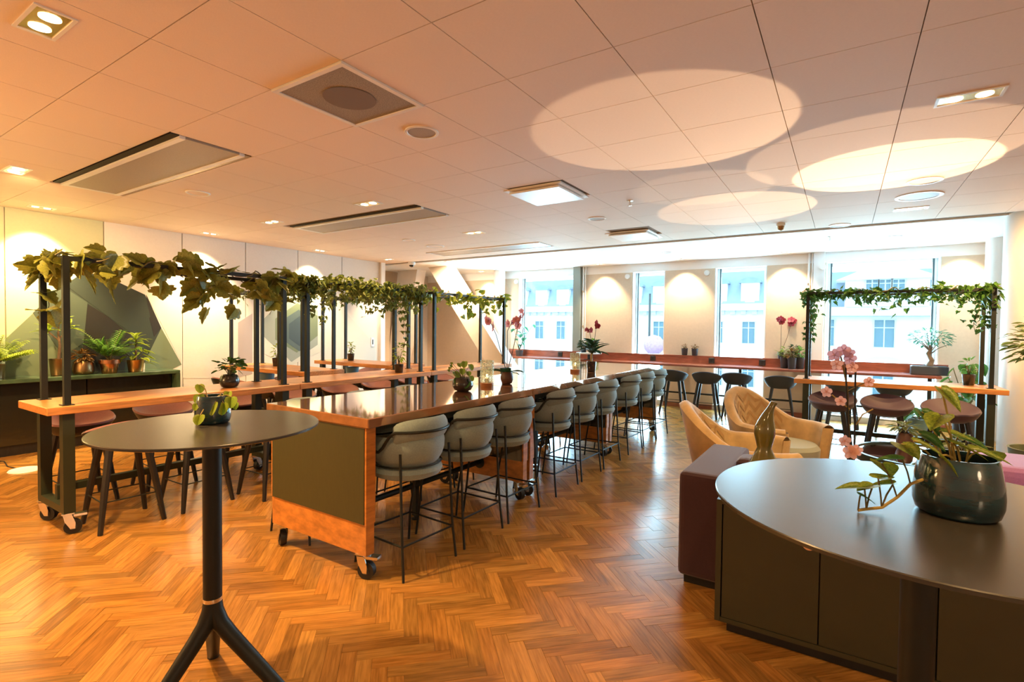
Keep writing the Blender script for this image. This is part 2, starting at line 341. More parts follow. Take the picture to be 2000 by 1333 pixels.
# leaning concrete columns, round columns
def leaning(name, top, bot, w0, w1, d):
    m = MB(); V = []
    for (c, ww) in ((bot, w0), (top, w1)):
        for sx, sy in ((-1, -1), (1, -1), (1, 1), (-1, 1)): V.append((c[0]+sx*ww/2, c[1]+sy*d/2, c[2]))
    m.add(V, [(3, 2, 1, 0), (4, 5, 6, 7), (0, 1, 5, 4), (1, 2, 6, 5), (2, 3, 7, 6), (3, 0, 4, 7)])
    return struct(m.build(name, 'concrete'))
pa, pb = ony(862, 520, 8.75), ony(968, 692, 8.75); tt = (pa.z-0)/(pa.z-pb.z); pbf = pa+(pb-pa)*tt
pc, pd = ony(806, 520, 8.95), ony(782, 690, 8.95); tt = (pc.z-0)/(pc.z-pd.z); pdf = pc+(pd-pc)*tt
def atz(p, q, z): t = (p.z-z)/(p.z-q.z); r = p+(q-p)*t; return (r.x, r.y, z)
leaning('column_leaning', atz(pa, pb, CZ2), atz(pa, pb, 0), .52, .52, .34)
leaning('column_upright', atz(pc, pd, CZ2), atz(pc, pd, 0), .42, .62, .3)
struct(MB().tube([(1.93, 8.0, 0), (1.93, 8.0, CZ2+.13)], .42, 48).build('column_round', 'column_white', None, True))
struct(MB().tube([(1.80, 9.75, 0), (1.80, 9.75, CZ2)], .15, 32).build('column_slim', 'column_white', None, True))
struct(MB().tube([(-6.75, 9.85, 0), (-6.75, 9.85, CZ2)], .13, 32).build('column_white', 'column_white', None, True))
# ------------------------------------------------------------------ ceiling fittings
def downlight(loc, label, rz=0, power=0, aim=None, angle=95, color=WARM, blend=.6, s=1.0, lit=True):
    t = thing('downlight', label, 'ceiling light', (loc[0], loc[1], loc[2] if len(loc) > 2 else CZ), rz, 'recessed twin downlights')
    a, b = .15*s, .075*s
    MB().box(-a, a, -b, -b+.014, -.006, 0).box(-a, a, b-.014, b, -.006, 0).box(-a, -a+.014, -b+.014, b-.014, -.006, 0).box(a-.014, a, -b+.014, b-.014, -.006, 0).build('frame', 'white_metal', t)
    MB().box(-a+.014, a-.014, -b+.014, b-.014, -.0015, 0).build('recess', 'gold_reflector', t)
    for sx in (-1, 1): MB().lathe([(.04*s, -.004), (.034*s, -.0055), (0.0001, -.0055)], 16, (sx*.065*s, 0, 0)).build('lamp', 'lamp_glow' if lit else 'gold_reflector', t, True)
    if power:
        z = t.location.z-.03; A = aim or (loc[0], loc[1], 0)
        lamp('SPOT', (loc[0], loc[1], z), power, color, A, .04, angle, blend)
    return t
dl = [((-3.0, .8), 'largest glowing twin downlight, at the upper left of the ceiling', 270, 0),
      ((.56, 3.84), 'twin downlight at the upper right near the round light patches', 150, 0),
      ((-6.09, 1.42), 'square framed downlight at the left edge above the dark mural', 260, 0),
      ((-4.36, 3.84), 'bright downlight between the two long ceiling beams', 120, 0),
      ((-6.22, 3.88), 'small downlight left of the second ceiling beam', 120, 0),
      ((-4.39, 5.77), 'downlight beyond the second ceiling beam', 120, 0),
      ((-5.2, 7.05), 'far downlight beside the third ceiling beam', 90, 0),
      ((.57, 6.98), 'twin downlight near the white soffit at the right', 110, 0),
      ((.57, .8), 'twin downlight out over the grey bar table', 70, 0),
      ((-1.2, 1.0), 'twin downlight over the open parquet', 45, 0),
      ((-4.4, .8), 'twin downlight over the near end of the long wooden table', 240, 0),
      ((1.8, 6.4), 'twin downlight over the round column', 300, 0)]
for (p, lb, pw, rz) in dl: downlight((p[0], p[1]), lb, rz, pw, angle=110, aim={(-6.09, 1.42): (-7.95, 2.2, .9), (1.8, 6.4): (1.9, 7.75, 1.1)}.get(p))
wallwash = [2.03-1.87, 2.03, 3.90, 5.77]
wn = ['out of frame before the dark mural', 'above the dark mural panel', 'above the pale left wall panels', 'above the concentric hexagon mural']
for y, n in zip(wallwash, wn):
    downlight((-7.80, y), 'small wall-washing downlight '+n, PI/2, 430, (-8.25, y+.05, 1.1), 84, (1, .77, .42), .75, .8, True)
downlight((-7.6, 7.2), 'small wall-washing downlight at the far end of the left wall', 0, 200, (-7.9, 7.6, .9), 85, WARMW, .7, .7)
for x, n in ((-7.25, 'above the far left pier behind the leaning column'), (-4.25, 'above the pier right of the first window'), (-2.6, 'above the pier with the two small pots'), (-.85, 'above the pier behind the red orchid'), (1.45, 'above the rightmost pier')):
    downlight((x, 9.82, CZ2), 'tiny downlight '+n, 0, 130, (x, 10.20, 1.55), 84, WARMW, .6, .55)
downlight((-6.7, 8.0), 'small added downlight at the soffit before the leaning columns', 0, 330, (-7.6, 9.6, 1.0), 105, WARMW, .7, .7)  # extra fitting added to brighten the back-left wall and columns
# square diffuser, cassettes, long beams
t = thing('air_diffuser', 'square perforated air diffuser with a dark round centre, nearest on the ceiling', 'air diffuser', (-2.445, 2.01, CZ))
MB().box(-.30, .30, -.30, -.272, -.012, .01).box(-.30, .30, .272, .30, -.012, .01).box(-.30, -.272, -.272, .272, -.012, .01).box(.272, .30, -.272, .272, -.012, .01).build('frame', 'white_metal', t)
MB().box(-.272, .272, -.272, .272, -.006, .01).build('grille', 'diffuser', t)
MB().lathe([(.15, -.0085), (.0001, -.0085)], 32).build('core', 'diffuser_dark', t)
for (x, y, lb) in ((-2.5, 4.47, 'white square ceiling cassette in mid ceiling above the island'), (-2.53, 7.05, 'white square ceiling cassette close to the windows')):
    t = thing('ceiling_cassette', lb, 'air diffuser', (x, y, CZ), 0, 'white ceiling cassettes')
    bxo('plate', 'white_metal', t, -.27, .27, -.27, .27, -.03, -.012); bxo('frame', 'white_metal', t, -.31, .31, -.31, .31, -.006, .01); bxo('throat', 'slot_dark', t, -.25, .25, -.25, .25, -.012, -.006)
for (y, lb) in ((2.02, 'long perforated ceiling beam nearest, with an open dark slot'), (4.49, 'long perforated ceiling beam in the middle of the ceiling'), (7.12, 'long pale ceiling beam farthest, near the window soffit')):
    t = thing('ceiling_beam', lb, 'air diffuser', (-5.15, y, CZ), 0, 'long ceiling beams')
    a, b = 1.17, .29
    bxo('slot', 'slot_dark', t, -a, a, -b, -b+.055, .004, .015); bxo('slot', 'brass_dark', t, -a, a, b-.055, b, .004, .015)
    bxo('side_bar', 'white_metal', t, -a, a, -b+.055, -b+.095, -.012, .012); bxo('side_bar', 'white_metal', t, -a, a, b-.095, b-.055, -.012, .012)
    bxo('panel', 'beam_panel', t, -a+.05, a, -b+.095, b-.095, -.006, .012); bxo('end_bar', 'white_metal', t, -a, -a+.05, -b+.095, b-.095, -.008, .012)
def disc(loc, r, lb, ring=False):
    t = thing('ceiling_speaker', lb, 'ceiling speaker', (loc[0], loc[1], loc[2] if len(loc) > 2 else CZ), 0, 'round ceiling speakers')
    MB().lathe([(r*.82, -.004), (r*.85, -.009), (r, -.008), (r, 0)], 32, cap=False).build('ring', 'white_metal', t, True)
    MB().lathe([(r*.82, -.005), (.0001, -.005)], 32).build('grille', 'ceiling_tile' if not ring else 'beam_panel', t)
for p, r, lb, rg in (((-2.45, 2.62), .115, 'round ceiling speaker beside the square perforated diffuser', 1), ((-5.51, 2.64), .11, 'round speaker beyond the nearest long beam', 0), ((-2.53, 5.76), .11, 'round speaker between the two white cassettes', 1),
     ((.56, 5.75), .13, 'round white ring speaker inside the brightest light patch', 0), ((.58, 6.37), .19, 'larger round white ring below the brightest light patch', 1), ((-5.63, 5.75), .10, 'small round speaker beyond the middle beam', 0), ((-5.67, 6.4), .15, 'round speaker before the farthest beam', 0), ((-.08, 7.62), .12, 'round speaker at the soffit edge beside the smoke detector', 1),
     ((-5.3, 9.1, CZ2), .10, 'flat round disc in the white soffit before the first window', 1), ((-2.6, 8.9, CZ2), .09, 'flat round disc in the white soffit at the middle', 1), ((.55, 8.9, CZ2), .10, 'flat round disc in the white soffit before the widest window', 1)): disc(p, r, lb, rg)
for (p, lb) in (((-1.89, 5.13, CZ), 'small sprinkler head under the ceiling between cassette and light patches'), ((-.2, 8.5, CZ2), 'small sprinkler head under the white soffit')):
    t = thing('sprinkler', lb, 'sprinkler', p, 0, 'sprinkler heads'); MB().lathe([(.03, 0), (.03, -.006), (.009, -.008), (.009, -.05)], 14).build('stem', 'chrome', t, True); MB().lathe([(.022, -.05), (.022, -.055)], 14).build('deflector', 'chrome', t)
t = thing('smoke_detector', 'brown and white smoke detector hanging near the soffit', 'smoke detector', (-.69, 7.16, CZ)); MB().lathe([(.05, 0), (.05, -.03), (.042, -.035)], 20).build('base', 'white_plastic', t, True); MB().lathe([(.042, -.035), (.03, -.08), (.01, -.09)], 20).build('sensor', 'brass_dark', t, True)
t = thing('security_camera', 'small white dome camera at the far left ceiling corner', 'camera', (-7.5, 7.75, CZ)); MB().lathe([(.075, 0), (.075, -.05), (.055, -.06)], 20).build('housing', 'white_plastic', t, True); MB().lathe([(.055, -.06), (.045, -.09), (.01, -.105)], 20).build('dome', 'gloss_dark', t, True)
for x, lb in ((-6.47, 'white round alarm on the far left pier'), (-3.76, 'white round alarm at the top of the pier by the tall flowers'), (-2.2, 'white round alarm at the top of the pier with two pots'), (-.33, 'white round alarm beside the ivy gantry')):
    t = thing('wall_alarm', lb, 'alarm', (x, Y1-.10 if x == -.33 else Y1, 2.58), 0, 'round wall alarms'); m = MB().tube([(0, -.035, 0), (0, 0, 0)], .05, 20).build('body', 'white_plastic', t, True); MB().tube([(0, -.04, 0), (0, -.0351, 0)], .03, 16).build('lens', 'frame_white', t)
t = thing('light_switch', 'white double light switch at the far end of the left wall', 'switch', (X0, 7.28, 1.18)); bxo('plate', 'white_plastic', t, 0, .012, -.04, .04, -.09, .09); bxo('rocker', 'socket', t, .012, .018, -.012, .012, -.05, .05)
# ------------------------------------------------------------------ furniture helpers
def caster(parent, x, y, top, rz=0, brake=True):
    c = MB().box(-.035, .035, -.035, .035, top-.008, top).build('caster', 'chrome', parent); c.location = (x, y, 0); c.rotation_euler = (0, 0, rz)
    r = .052
    MB().prism([(.012, r-.012), (.038, r-.012), (.04, r+.03), (.02, top-.01), (-.028, top-.01), (-.02, r+.045)], -.03, -.025, ax='x').prism([(.012, r-.012), (.038, r-.012), (.04, r+.03), (.02, top-.01), (-.028, top-.01), (-.02, r+.045)], .025, .03, ax='x').box(-.03, .03, -.028, .02, top-.016, top-.008).build('fork', 'chrome', c)
    MB().tube([(-.019, .025, r), (.019, .025, r)], r, 20).build('wheel', 'rubber', c, True); MB().tube([(-.022, .025, r), (.022, .025, r)], r*.45, 14).build('hub', 'wheel_grey', c, True)
    if brake: MB().box(-.026, .026, .03, .105, top-.03, top-.014).build('brake_pedal', 'chrome', c)
    return c
# ---- mobile bar table with plant gantry (length along local y)
def bar_table():
    t = thing('gantry_table', 'x', 'table', group='wooden bar tables with black plant gantries')
    bxo('tabletop', 'table_wood', t, -.31, .31, -.963, .963, .865, .92, bev=.004)
    for sx in (-1, 1):
        for sy in (-1, 1):
            x, y = sx*.235, sy*.835
            bxo('post', 'black_steel', t, x-.019, x+.019, y-.019, y+.019, .9201, 1.94)
            bxo('post_flange', 'black_steel', t, x-.035, x+.035, y-.035, y+.035, .92, .926)
            bxo('leg', 'green_steel', t, x-.034, x+.034, y-.034, y+.034, .155, .865)
            caster(t, x, y, .1549, sy*.6+sx*.3)
    for sx in (-1, 1): bxo('top_rail', 'black_steel', t, sx*.235-.019, sx*.235+.019, -.854, .854, 1.9401, 1.972)
    for sy in (-1, 1):
        bxo('top_rail', 'black_steel', t, -.216, .216, sy*.835-.019, sy*.835+.019, 1.9401, 1.972)
        bxo('bottom_bar', 'green_steel', t, -.201, .201, sy*.835-.034, sy*.835+.034, .155, .205)
    bxo('foot_rail', 'green_steel', t, -.025, .025, -.801, .801, .255, .305); bxo('rail_bracket', 'green_steel', t, -.025, .025, -.835, -.8011, .2051, .31); bxo('rail_bracket', 'green_steel', t, -.025, .025, .8011, .835, .2051, .31)
    return t
bt = bar_table()
BT = [(-4.83, 2.155, 0, 'long wooden bar table with grape-leaf gantry, nearest at the left'), (-4.83, 4.085, 0, 'middle wooden bar table of the left row, under the dense ivy'), (-4.83, 6.015, 0, 'farthest wooden bar table of the left row, under pale pothos leaves'),
      (-6.59, 4.24, PI/2, 'crosswise wooden bar table before the hexagon mural'), (-6.5, 5.72, PI/2, 'crosswise wooden bar table farther back, toward the door'), (.46, 7.42, PI/2, 'wooden bar table with ivy gantry at the right by the widest window')]
for i, (x, y, a, lb) in enumerate(BT):
    if i == 0: bt.location = (x, y, 0); bt.rotation_euler = (0, 0, a); bt['label'] = lb
    else: dup(bt, (x, y, 0), a, lb)
# ---- island units
def island():
    t = thing('island_table', 'x', 'table', group='copper-topped island tables on wheels')
    bxo('tabletop', 'island_top', t, -.505, .505, -.922, .922, .912, .97, bev=.005)
    for sy in (-1, 1):
        ya, yb = sorted((sy*.905, sy*.835))
        bxo('end_panel', 'island_wood', t, -.47, .47, ya, yb, .34, .912)
        yo = sy*.905; y2 = sorted((yo, yo+sy*.004)); bxo('inset_panel', 'olive_panel', t, -.455, .455, y2[0], y2[1], .341, .905)
        yi = sy*.835; y3 = sorted((yi, yi-sy*.004)); bxo('inset_panel', 'gloss_dark', t, -.455, .455, y3[0], y3[1], .341, .905)
        bxo('kick_board', 'island_wood', t, -.465, .465, ya+.004, yb-.004, .155, .34)
        for sx in (-1, 1): caster(t, sx*.40, sy*.865, .1549, -sx*(PI/2+.35*sy))
        y4 = sorted((sy*.825, sy*.8305)); MB().tube([(0, y4[0], .27), (0, y4[1], .27)], .055, 20).build('rail_flange', 'black_steel', t)
    MB().tube([(0, -.826, .27), (0, .826, .27)], .022, 12).build('foot_rail', 'black_steel', t, True)
    MB().box(-.02, .02, -.02, .02, .03, .912).lathe([(.03, 0), (.03, .012), (.012, .014), (.012, .03)], 14).build('support_leg', 'black_steel', t)
    bxo('apron', 'gloss_dark', t, -.45, .45, -.83, .83, .86, .912)
    return t
isl = island()
for i, lb in enumerate(('nearest wheeled island table with copper-brown glossy top and olive end panel', 'middle wheeled island table with glossy brown top, second of three', 'farthest wheeled island table with glossy brown top, near the windows')):
    p = (-2.775, 2.925+1.85*i, 0)
    if i == 0: isl.location = p; isl['label'] = lb
    else: dup(isl, p, 0, lb)
# ---- upholstered counter chair, front = +y
def chair():
    t = thing('counter_chair', 'x', 'chair', group='grey upholstered counter chairs')
    MB().lathe([(.0001, .555), (.17, .556), (.215, .575), (.228, .605), (.215, .632), (.17, .645), (.0001, .65)], 28).build('seat', 'grey_fabric', t, True)
    # barrel back, open to the front
    def shell(name, z0, z1, r0, r1, a0, th, bulge):
        def fn(u, v):
            a = -PI/2+(u-.5)*2*a0; e = min(1, (1-abs(2*u-1))*9)**.5
            th2 = th*max(.25, e); k = v*2*PI
            zz = (z0+z1)/2+(z1-z0)/2*math.sin(k)*(.80+.2*e); rr = r0+(r1-r0)*((zz-z0)/(z1-z0))
            rad = rr+th2/2*math.cos(k)*(1+.35*abs(math.cos(k)))+bulge*math.cos((zz-(z0+z1)/2)/(z1-z0)*PI)
            return (rad*.93*math.cos(a), rad*math.sin(a)*.96, zz-.04*(abs(2*u-1))**3*(1 if z1 > .9 else .4))
        m = MB(); m.grid(25, 14, fn)
        n = 14; m.add([fn(0, j/(n-1)) for j in range(n-1)], [tuple(range(n-1))]); m.add([fn(1, j/(n-1)) for j in range(n-1)], [tuple(range(n-1))[::-1]])
        return m.build(name, 'grey_fabric', t, True, True)
    shell('backrest', .645, .835, .195, .232, math.radians(115), .045, .008)
    shell('back_cushion', .815, .95, .236, .242, math.radians(64), .048, .003)
    # bent steel arm rail
    pts = []
    for i in range(41):
        u = i/40; a = -PI/2+(u-.5)*2*math.radians(128); d = abs(2*u-1)
        s_ = min(1, max(0, (.66-d)/.20)); s_ = s_*s_*(3-2*s_)
        r = .276; pts.append((r*.93*math.cos(a), r*.96*math.sin(a), .745+.125*s_))
    MB().tube(pts, .0095, 8).build('arm_rail', 'black_steel', t, True)
    MB().lathe([(.218, .640), (.226, .646), (.218, .654)], 28, cap=False).build('seat_ring', 'black_steel', t, True)
    for sx in (-1, 1):
        for sy, ya in ((-1, -.17), (1, .12)):
            a = math.atan2(ya, .225); x = sx*.24; MB().tube([(x*(1 if sy > 0 else .86), ya, .745), (sx*.215, sy*.20, .22), (sx*.225, sy*.225, .0)], .0085, 8).build('leg', 'black_steel', t, True)
    for sx in (-1, 1): MB().tube([(sx*.2155, -.202, .20), (sx*.2155, .202, .20)], .007, 6).build('stretcher', 'black_steel', t)
    for sy in (-1, 1): MB().tube([(-.2155, sy*.202, .20), (.2155, sy*.202, .20)], .007, 6).build('stretcher', 'black_steel', t)
    return t
ch = chair()
ordn = ['nearest', 'second', 'third', 'fourth', 'fifth', 'sixth', 'seventh', 'eighth', 'farthest']
cy = [2.0+1.85*(i//3)+(.385, .935, 1.485)[i % 3] for i in range(9)]
for i in range(9):
    lb = 'grey-blue upholstered chair on the window-facing right side of the island, %s from the camera' % ordn[i]
    p = (-2.34, cy[i], 0)
    if i == 0: ch.location = p; ch.rotation_euler = (0, 0, PI/2-.06); ch['label'] = lb
    else: dup(ch, p, PI/2+random.uniform(-.05, .02), lb)
for i in range(9): dup(ch, (-3.25, cy[i], 0), -PI/2+random.uniform(-.06, .06), 'grey-blue chair on the far left side of the island, mostly hidden, %s from the camera' % ordn[i])
# ---- shell bar stool, front = +y
def stool(seatmat, shellmat, cat='stool'):
    t = thing('bar_stool', 'x', 'stool')
    def rim(a):
        s_ = math.sin(a); return .672+.115*(-s_*.5+.5)**1.5
    def up(u, v):
        a = u*2*PI; zr = rim(a); z = .632+(zr-.632)*v**2.2
        return (.230*v*math.cos(a), (.202*v)*math.sin(a), z)
    def dn(u, v):
        a = u*2*PI; zr = rim(a)-.006; z = .575+(zr-.575)*v**2.4; k = .45+.55*v if v > .02 else v
        return ((.246*k)*math.cos(a), .218*k*math.sin(a), z)
    def lip(u, v):
        p, q = Vector(dn(u, 1)), Vector(up(u, 1)); r = p.lerp(q, v); r.z += .012*math.sin(v*PI); return tuple(r)
    MB().grid(32, 8, lambda u, v: up(u, max(v, .001)), True).build('seat', seatmat, t, True, True)
    m = MB(); m.grid(32, 9, lambda u, v: dn(u, max(v, .001)), True); m.build('shell', shellmat, t, True, True)
    MB().grid(32, 6, lip, True).build('rim', seatmat, t, True, True)
    for sx in (-1, 1):
        for sy in (-1, 1):
            P = [(sx*.115, sy*.10, .60), (sx*.16, sy*.145, .30), (sx*.20, sy*.185, 0)]
            MB().tube(P, [.026, .023, .016], 8).build('leg', 'black_wood', t)
    pr = [(.178, .163, .22), (-.178, .163, .22), (-.178, -.163, .22), (.178, -.163, .22)]
    for i in range(4): MB().tube([pr[i], pr[(i+1) % 4]], .005, 6).build('footrest', 'black_steel', t)
    return t
s1 = stool('mauve_fabric', 'black_wood'); s1['group'] = 'mauve shell bar stools'
pl = []
for i, y in enumerate((1.62, 2.26, 2.93, 3.63, 4.27, 4.9, 5.55, 6.2)):
    pl.append((-5.36, y, -PI/2, 'mauve shell stool on the wall side of the left table row, %s from the camera' % (ordn[i] if i < 7 else 'last')))
for i, y in enumerate((1.64, 2.16, 2.68, 3.57, 4.09, 4.60, 5.50, 6.05)):
    pl.append((-4.55 if i < 2 else -4.30, y, PI/2, 'mauve shell stool on the island side of the left table row, %s from the camera' % (ordn[i] if i < 7 else 'last')))
for k, (yc, xc) in enumerate(((4.24, -6.59), (5.72, -6.5))):
    for i, x in enumerate((xc-.50, xc, xc+.50)):
        for sy in (-1, 1): pl.append((x, yc+sy*.44, 0 if sy < 0 else PI, 'mauve shell stool at the %s crosswise table, %s side, %s' % (('hexagon-mural', 'door-side')[k], ('near', 'far')[sy > 0], ('leftmost', 'middle', 'rightmost')[i])))
for i, (x, y, a, lb) in enumerate(pl):
    if i == 0: s1.location = (x, y, 0); s1.rotation_euler = (0, 0, a); s1['label'] = lb
    else: dup(s1, (x, y, 0), a+random.uniform(-.06, .06), lb)
s2 = stool('dark_seat', 'dark_seat'); s2['group'] = 'dark bar stools at the window counter'
pl = [(-2.55, 9.30, 'dark stool at the window counter, just right of the island end'), (-1.97, 9.22, 'dark stool at the window counter before the two small pots'), (-1.52, 9.40, 'dark stool at the window counter in the window light'), (-.84, 9.25, 'dark stool at the window counter left of the ivy gantry'), (.0, 9.3, 'dark stool at the window counter behind the right-hand table, left one'), (.62, 9.3, 'dark stool at the window counter behind the right-hand table, right one'), (-4.1, 9.3, 'dark stool at the window counter behind the island')]
for i, (x, y, lb) in enumerate(pl):
    if i == 0: s2.location = (x, y, 0); s2['label'] = lb
    else: dup(s2, (x, y, 0), random.uniform(-.1, .1), lb)
s3 = stool('dark_mauve', 'dark_mauve'); s3['group'] = 'aubergine stools at the right-hand gantry table'
for i, (x, y, n) in enumerate(((-.10, 7.02, 'left'), (.41, 6.98, 'middle'), (.94, 6.92, 'right'))):
    lb = 'dark aubergine stool at the right-hand gantry table, %s of three' % n
    if i == 0: s3.location = (x, y, 0); s3.rotation_euler = (0, 0, PI-.1); s3['label'] = lb
    else: dup(s3, (x, y, 0), PI+.06*i-.05, lb)
# ---- high round tables
def round_table(loc, r, label, rz):
    t = thing('high_table', label, 'table', loc, rz, 'round grey bar tables')
    MB().lathe([(r-.006, 1.0885), (r, 1.091), (r, 1.098), (r-.002, 1.1), (.0001, 1.1)], 96).build('tabletop', ['table_grey'], t, True)
    MB().lathe([(.11, 1.07), (.11, 1.0884)], 32).build('mount_plate', 'black_steel', t)
    MB().tube([(0, 0, .415), (0, 0, 1.07)], .034, 28).build('column', 'black_steel', t, True)
    MB().lathe([(.0345, .40), (.0348, .404), (.0345, .415)], 28).build('joint_ring', 'chrome', t, True)
    for k in range(3):
        a = 2*PI*k/3; c, s_ = math.cos(a), math.sin(a)
        P = [(0, 0, .40), (.006*c, .006*s_, .36), (.03*c, .03*s_, .31), (.07*c, .07*s_, .262), (.30*c, .30*s_, .012)]
        MB().tube(P, [.034, .034, .032, .030, .024], 16).build('leg', 'black_steel', t, True)
        MB().lathe([(.024, 0), (.024, .012)], 14, (.30*c, .30*s_, 0)).build('foot', 'rubber', t)
    return t
round_table((-2.09, 1.05, 0), .395, 'round dark grey high table on a black tripod pedestal, at the left', math.radians(33))
round_table((.157, 1.493, 0), .439, 'large round grey high table in the right foreground', math.radians(-60))
# ---- long window counter
t = thing('window_counter', 'long reddish wooden counter with upstand along the windows', 'counter', (0, 0, 0))
bxo('worktop', 'bar_wood', t, -6.55, 1.20, 9.58, 10.02, .825, .865, bev=.004)
bxo('upstand', 'bar_wood', t, -6.55, 1.32, 9.985, 10.02, .866, 1.0)
bxo('upstand_cap', 'bar_wood', t, -6.55, 1.32, 9.98, 10.047, 1.0005, 1.015)
for x in (-6.4, -4.85, -3.2, -1.55, .1, 1.1): bxo('leg', 'black_steel', t, x-.025, x+.025, 9.93, 9.98, 0, .825)
bxo('foot_rail', 'black_steel', t, -6.5, 1.15, 9.90, 9.93, .29, .32)
for i, x in enumerate((-5.2, -3.15, -2.05, -1.2)):
    so = thing('power_socket', 'square black socket on the counter upstand, %s from the left' % ordn[i].replace('nearest', 'first'), 'socket', (x, 9.984, .935), 0, 'black sockets on the window counter'); bxo('plate', 'socket', so, -.05, .05, -.03, 0, -.05, .05, bev=.004); MB().tube([(0, -.031, 0), (0, -.0301, 0)], .022, 14).build('outlet', 'rubber', so)
# ---- left sideboard
t = thing('sideboard', 'low dark sideboard with green marble top along the mural wall', 'sideboard', (0, 0, 0))
bxo('marble_top', 'marble_green', t, X0+.005, -7.68, -1.0, 3.44, .825, .87, bev=.004); bxo('end_leg', 'marble_green', t, X0+.005, -7.68, 3.39, 3.44, 0, .8249)
for k in range(5):
    y = 3.38-.945*(k+1); bxo('door', 'gloss_dark', t, -7.86, -7.80, y+.006, y+.939, .12, .8249)
bxo('body', 'gloss_dark', t, X0+.005, -7.861, -1.0, 3.389, .12, .8249); bxo('plinth', 'black_wood', t, X0+.005, -7.82, -1.0, 3.389, 0, .12)
# ---- low cabinet behind the right table
t = thing('low_cabinet', 'low olive cabinet with flush doors behind the right-hand high table', 'cabinet', (0, 0, 0))
bxo('top', 'cabinet_olive', t, -.51, 2.6, 2.665, 3.04, .645, .665); bxo('side_panel', 'cabinet_olive', t, -.51, -.485, 2.665, 3.04, .06, .6449); bxo('body', 'cabinet_dark', t, -.484, 2.6, 2.69, 3.04, .0605, .6449)
bxo('bottom_rail', 'cabinet_olive', t, -.484, 2.6, 2.665, 2.6899, .06, .082); bxo('plinth', 'rubber', t, -.46, 2.55, 2.71, 3.0, 0, .06)
dx = [-.481, -.068, .345, .758, 1.171, 1.584, 1.997, 2.41]
for a, b in zip(dx, dx[1:]):
    d = bxo('door', 'cabinet_olive', t, a+.003, b-.003, 2.668, 2.6899, .085, .642)
    if a < -.4: MB().prism([(-.113+.026*math.cos(q), .532+.026*math.sin(q)) for q in np.linspace(0, 2*PI, 20)[:-1]], 2.663, 2.668, ax='y').build('leather_pull', 'leather', d)
# ---- sofas
t = thing('sofa', 'dark purple sofa with its arm end beside the olive cabinet', 'sofa', (0, 0, 0))
bxo('armrest', 'purple_fabric', t, -.80, -.545, 3.06, 3.98, .05, .665, bev=.035); bxo('seat', 'purple_fabric', t, -.54, .62, 3.25, 3.98, .12, .42, bev=.03); bxo('backrest', 'purple_fabric', t, -.54, .62, 3.06, 3.245, .12, .64, bev=.03)
bxo('base', 'rubber', t, -.77, .58, 3.1, 3.94, 0, .0499); bxo('fabric_tab', 'rubber', t, -.815, -.8005, 3.15, 3.17, .16, .185)
t = thing('sofa', 'bright lilac sofa with rounded cushions at the right edge', 'sofa', (0, 0, 0))
bxo('backrest', 'lilac_fabric', t, .80, 1.75, 4.52, 5.12, .30, .63, bev=.06); bxo('seat', 'lilac_fabric', t, .90, 1.75, 3.95, 4.515, .12, .53, bev=.06); bxo('base', 'rubber', t, .9, 1.7, 4.0, 5.08, 0, .1199); bxo('frame', 'lilac_fabric', t, .86, 1.72, 4.53, 5.08, .1201, .2999)
cu = tag(bxo('cushion', 'aubergine', None, -.53, -.15, 3.26, 3.46, .421, .74, bev=.05), 'dark aubergine cushion peeking up behind the purple sofa arm', 'cushion')
# ---- armchairs, front = +y
def armchair(label, loc, rz):
    t = thing('armchair', label, 'armchair', loc, rz, 'mustard velvet tub armchairs')
    def shell(off):
        def fn(u, v):
            a = -PI/2+(u-.5)*2*math.radians(128); d = abs(2*u-1); k = max(0, 1-d/.62); k = k*k*(3-2*k)
            top = .58+.30*k; z = .20+(top-.20)*v; lean = (.05+.10*k)*v
            r = .33+lean+off; x = r*1.02*math.cos(a); y = r*1.04*math.sin(a)
            if math.sin(a) > 0: y += .06
            return (x, y, z)
        return fn
    o_, i_ = shell(.045), shell(-.045)
    m = MB(); m.grid(37, 9, o_); m.grid(37, 9, i_)
    m.grid(37, 6, lambda u, v: tuple(Vector(o_(u, 1)).lerp(Vector(i_(u, 1)), v)+Vector((0, 0, .028*math.sin(v*PI)))))
    m.grid(9, 6, lambda u, v: tuple(Vector(o_(0, u)).lerp(Vector(i_(0, u)), v)+Vector((.01, .028*math.sin(v*PI), 0)))); m.grid(9, 6, lambda u, v: tuple(Vector(o_(1, u)).lerp(Vector(i_(1, u)), v)+Vector((-.01, .028*math.sin(v*PI), 0))))
    m.build('shell', 'velvet', t, True, True)
    # zigzag quilting bands on the inside of the back
    for row in range(4):
        z0 = .44+.10*row; V = []; n = 13
        for i in range(n):
            u = .27+.46*i/(n-1); zz = z0+(.085 if i % 2 else 0)
            for dz in (0, .042):
                v = (zz+dz-.20)/(i_(u, 1)[2]-.20); p = Vector(i_(u, min(v, .97))); q = p*1; q.x *= .985; q.y *= .985; V.append(q)
        MB().add(V, [(2*i, 2*i+2, 2*i+3, 2*i+1) for i in range(n-1)]).build('quilt_band', 'velvet_band', t)
    MB().lathe([(.0001, .28), (.26, .28), (.305, .31), (.31, .39), (.28, .425), (.0001, .435)], 32, (0, .06, 0)).build('seat_cushion', 'sage_fabric', t, True)
    MB().lathe([(.25, .18), (.30, .20), (.30, .279), (.0001, .279)], 32).build('seat_base', 'velvet', t, True)
    MB().tube([(0, 0, .03), (0, 0, .18)], .03, 16).build('stem', 'black_steel', t); MB().lathe([(.26, 0), (.26, .012), (.04, .03), (.0001, .03)], 32).build('foot_plate', 'black_steel', t, True)
    return t
armchair('mustard velvet tub armchair nearer the camera, seen from its side', (-.62, 4.50, 0), math.radians(-78))
armchair('mustard velvet tub armchair farther back with zigzag quilted back', (-.52, 5.62, 0), math.radians(-122))
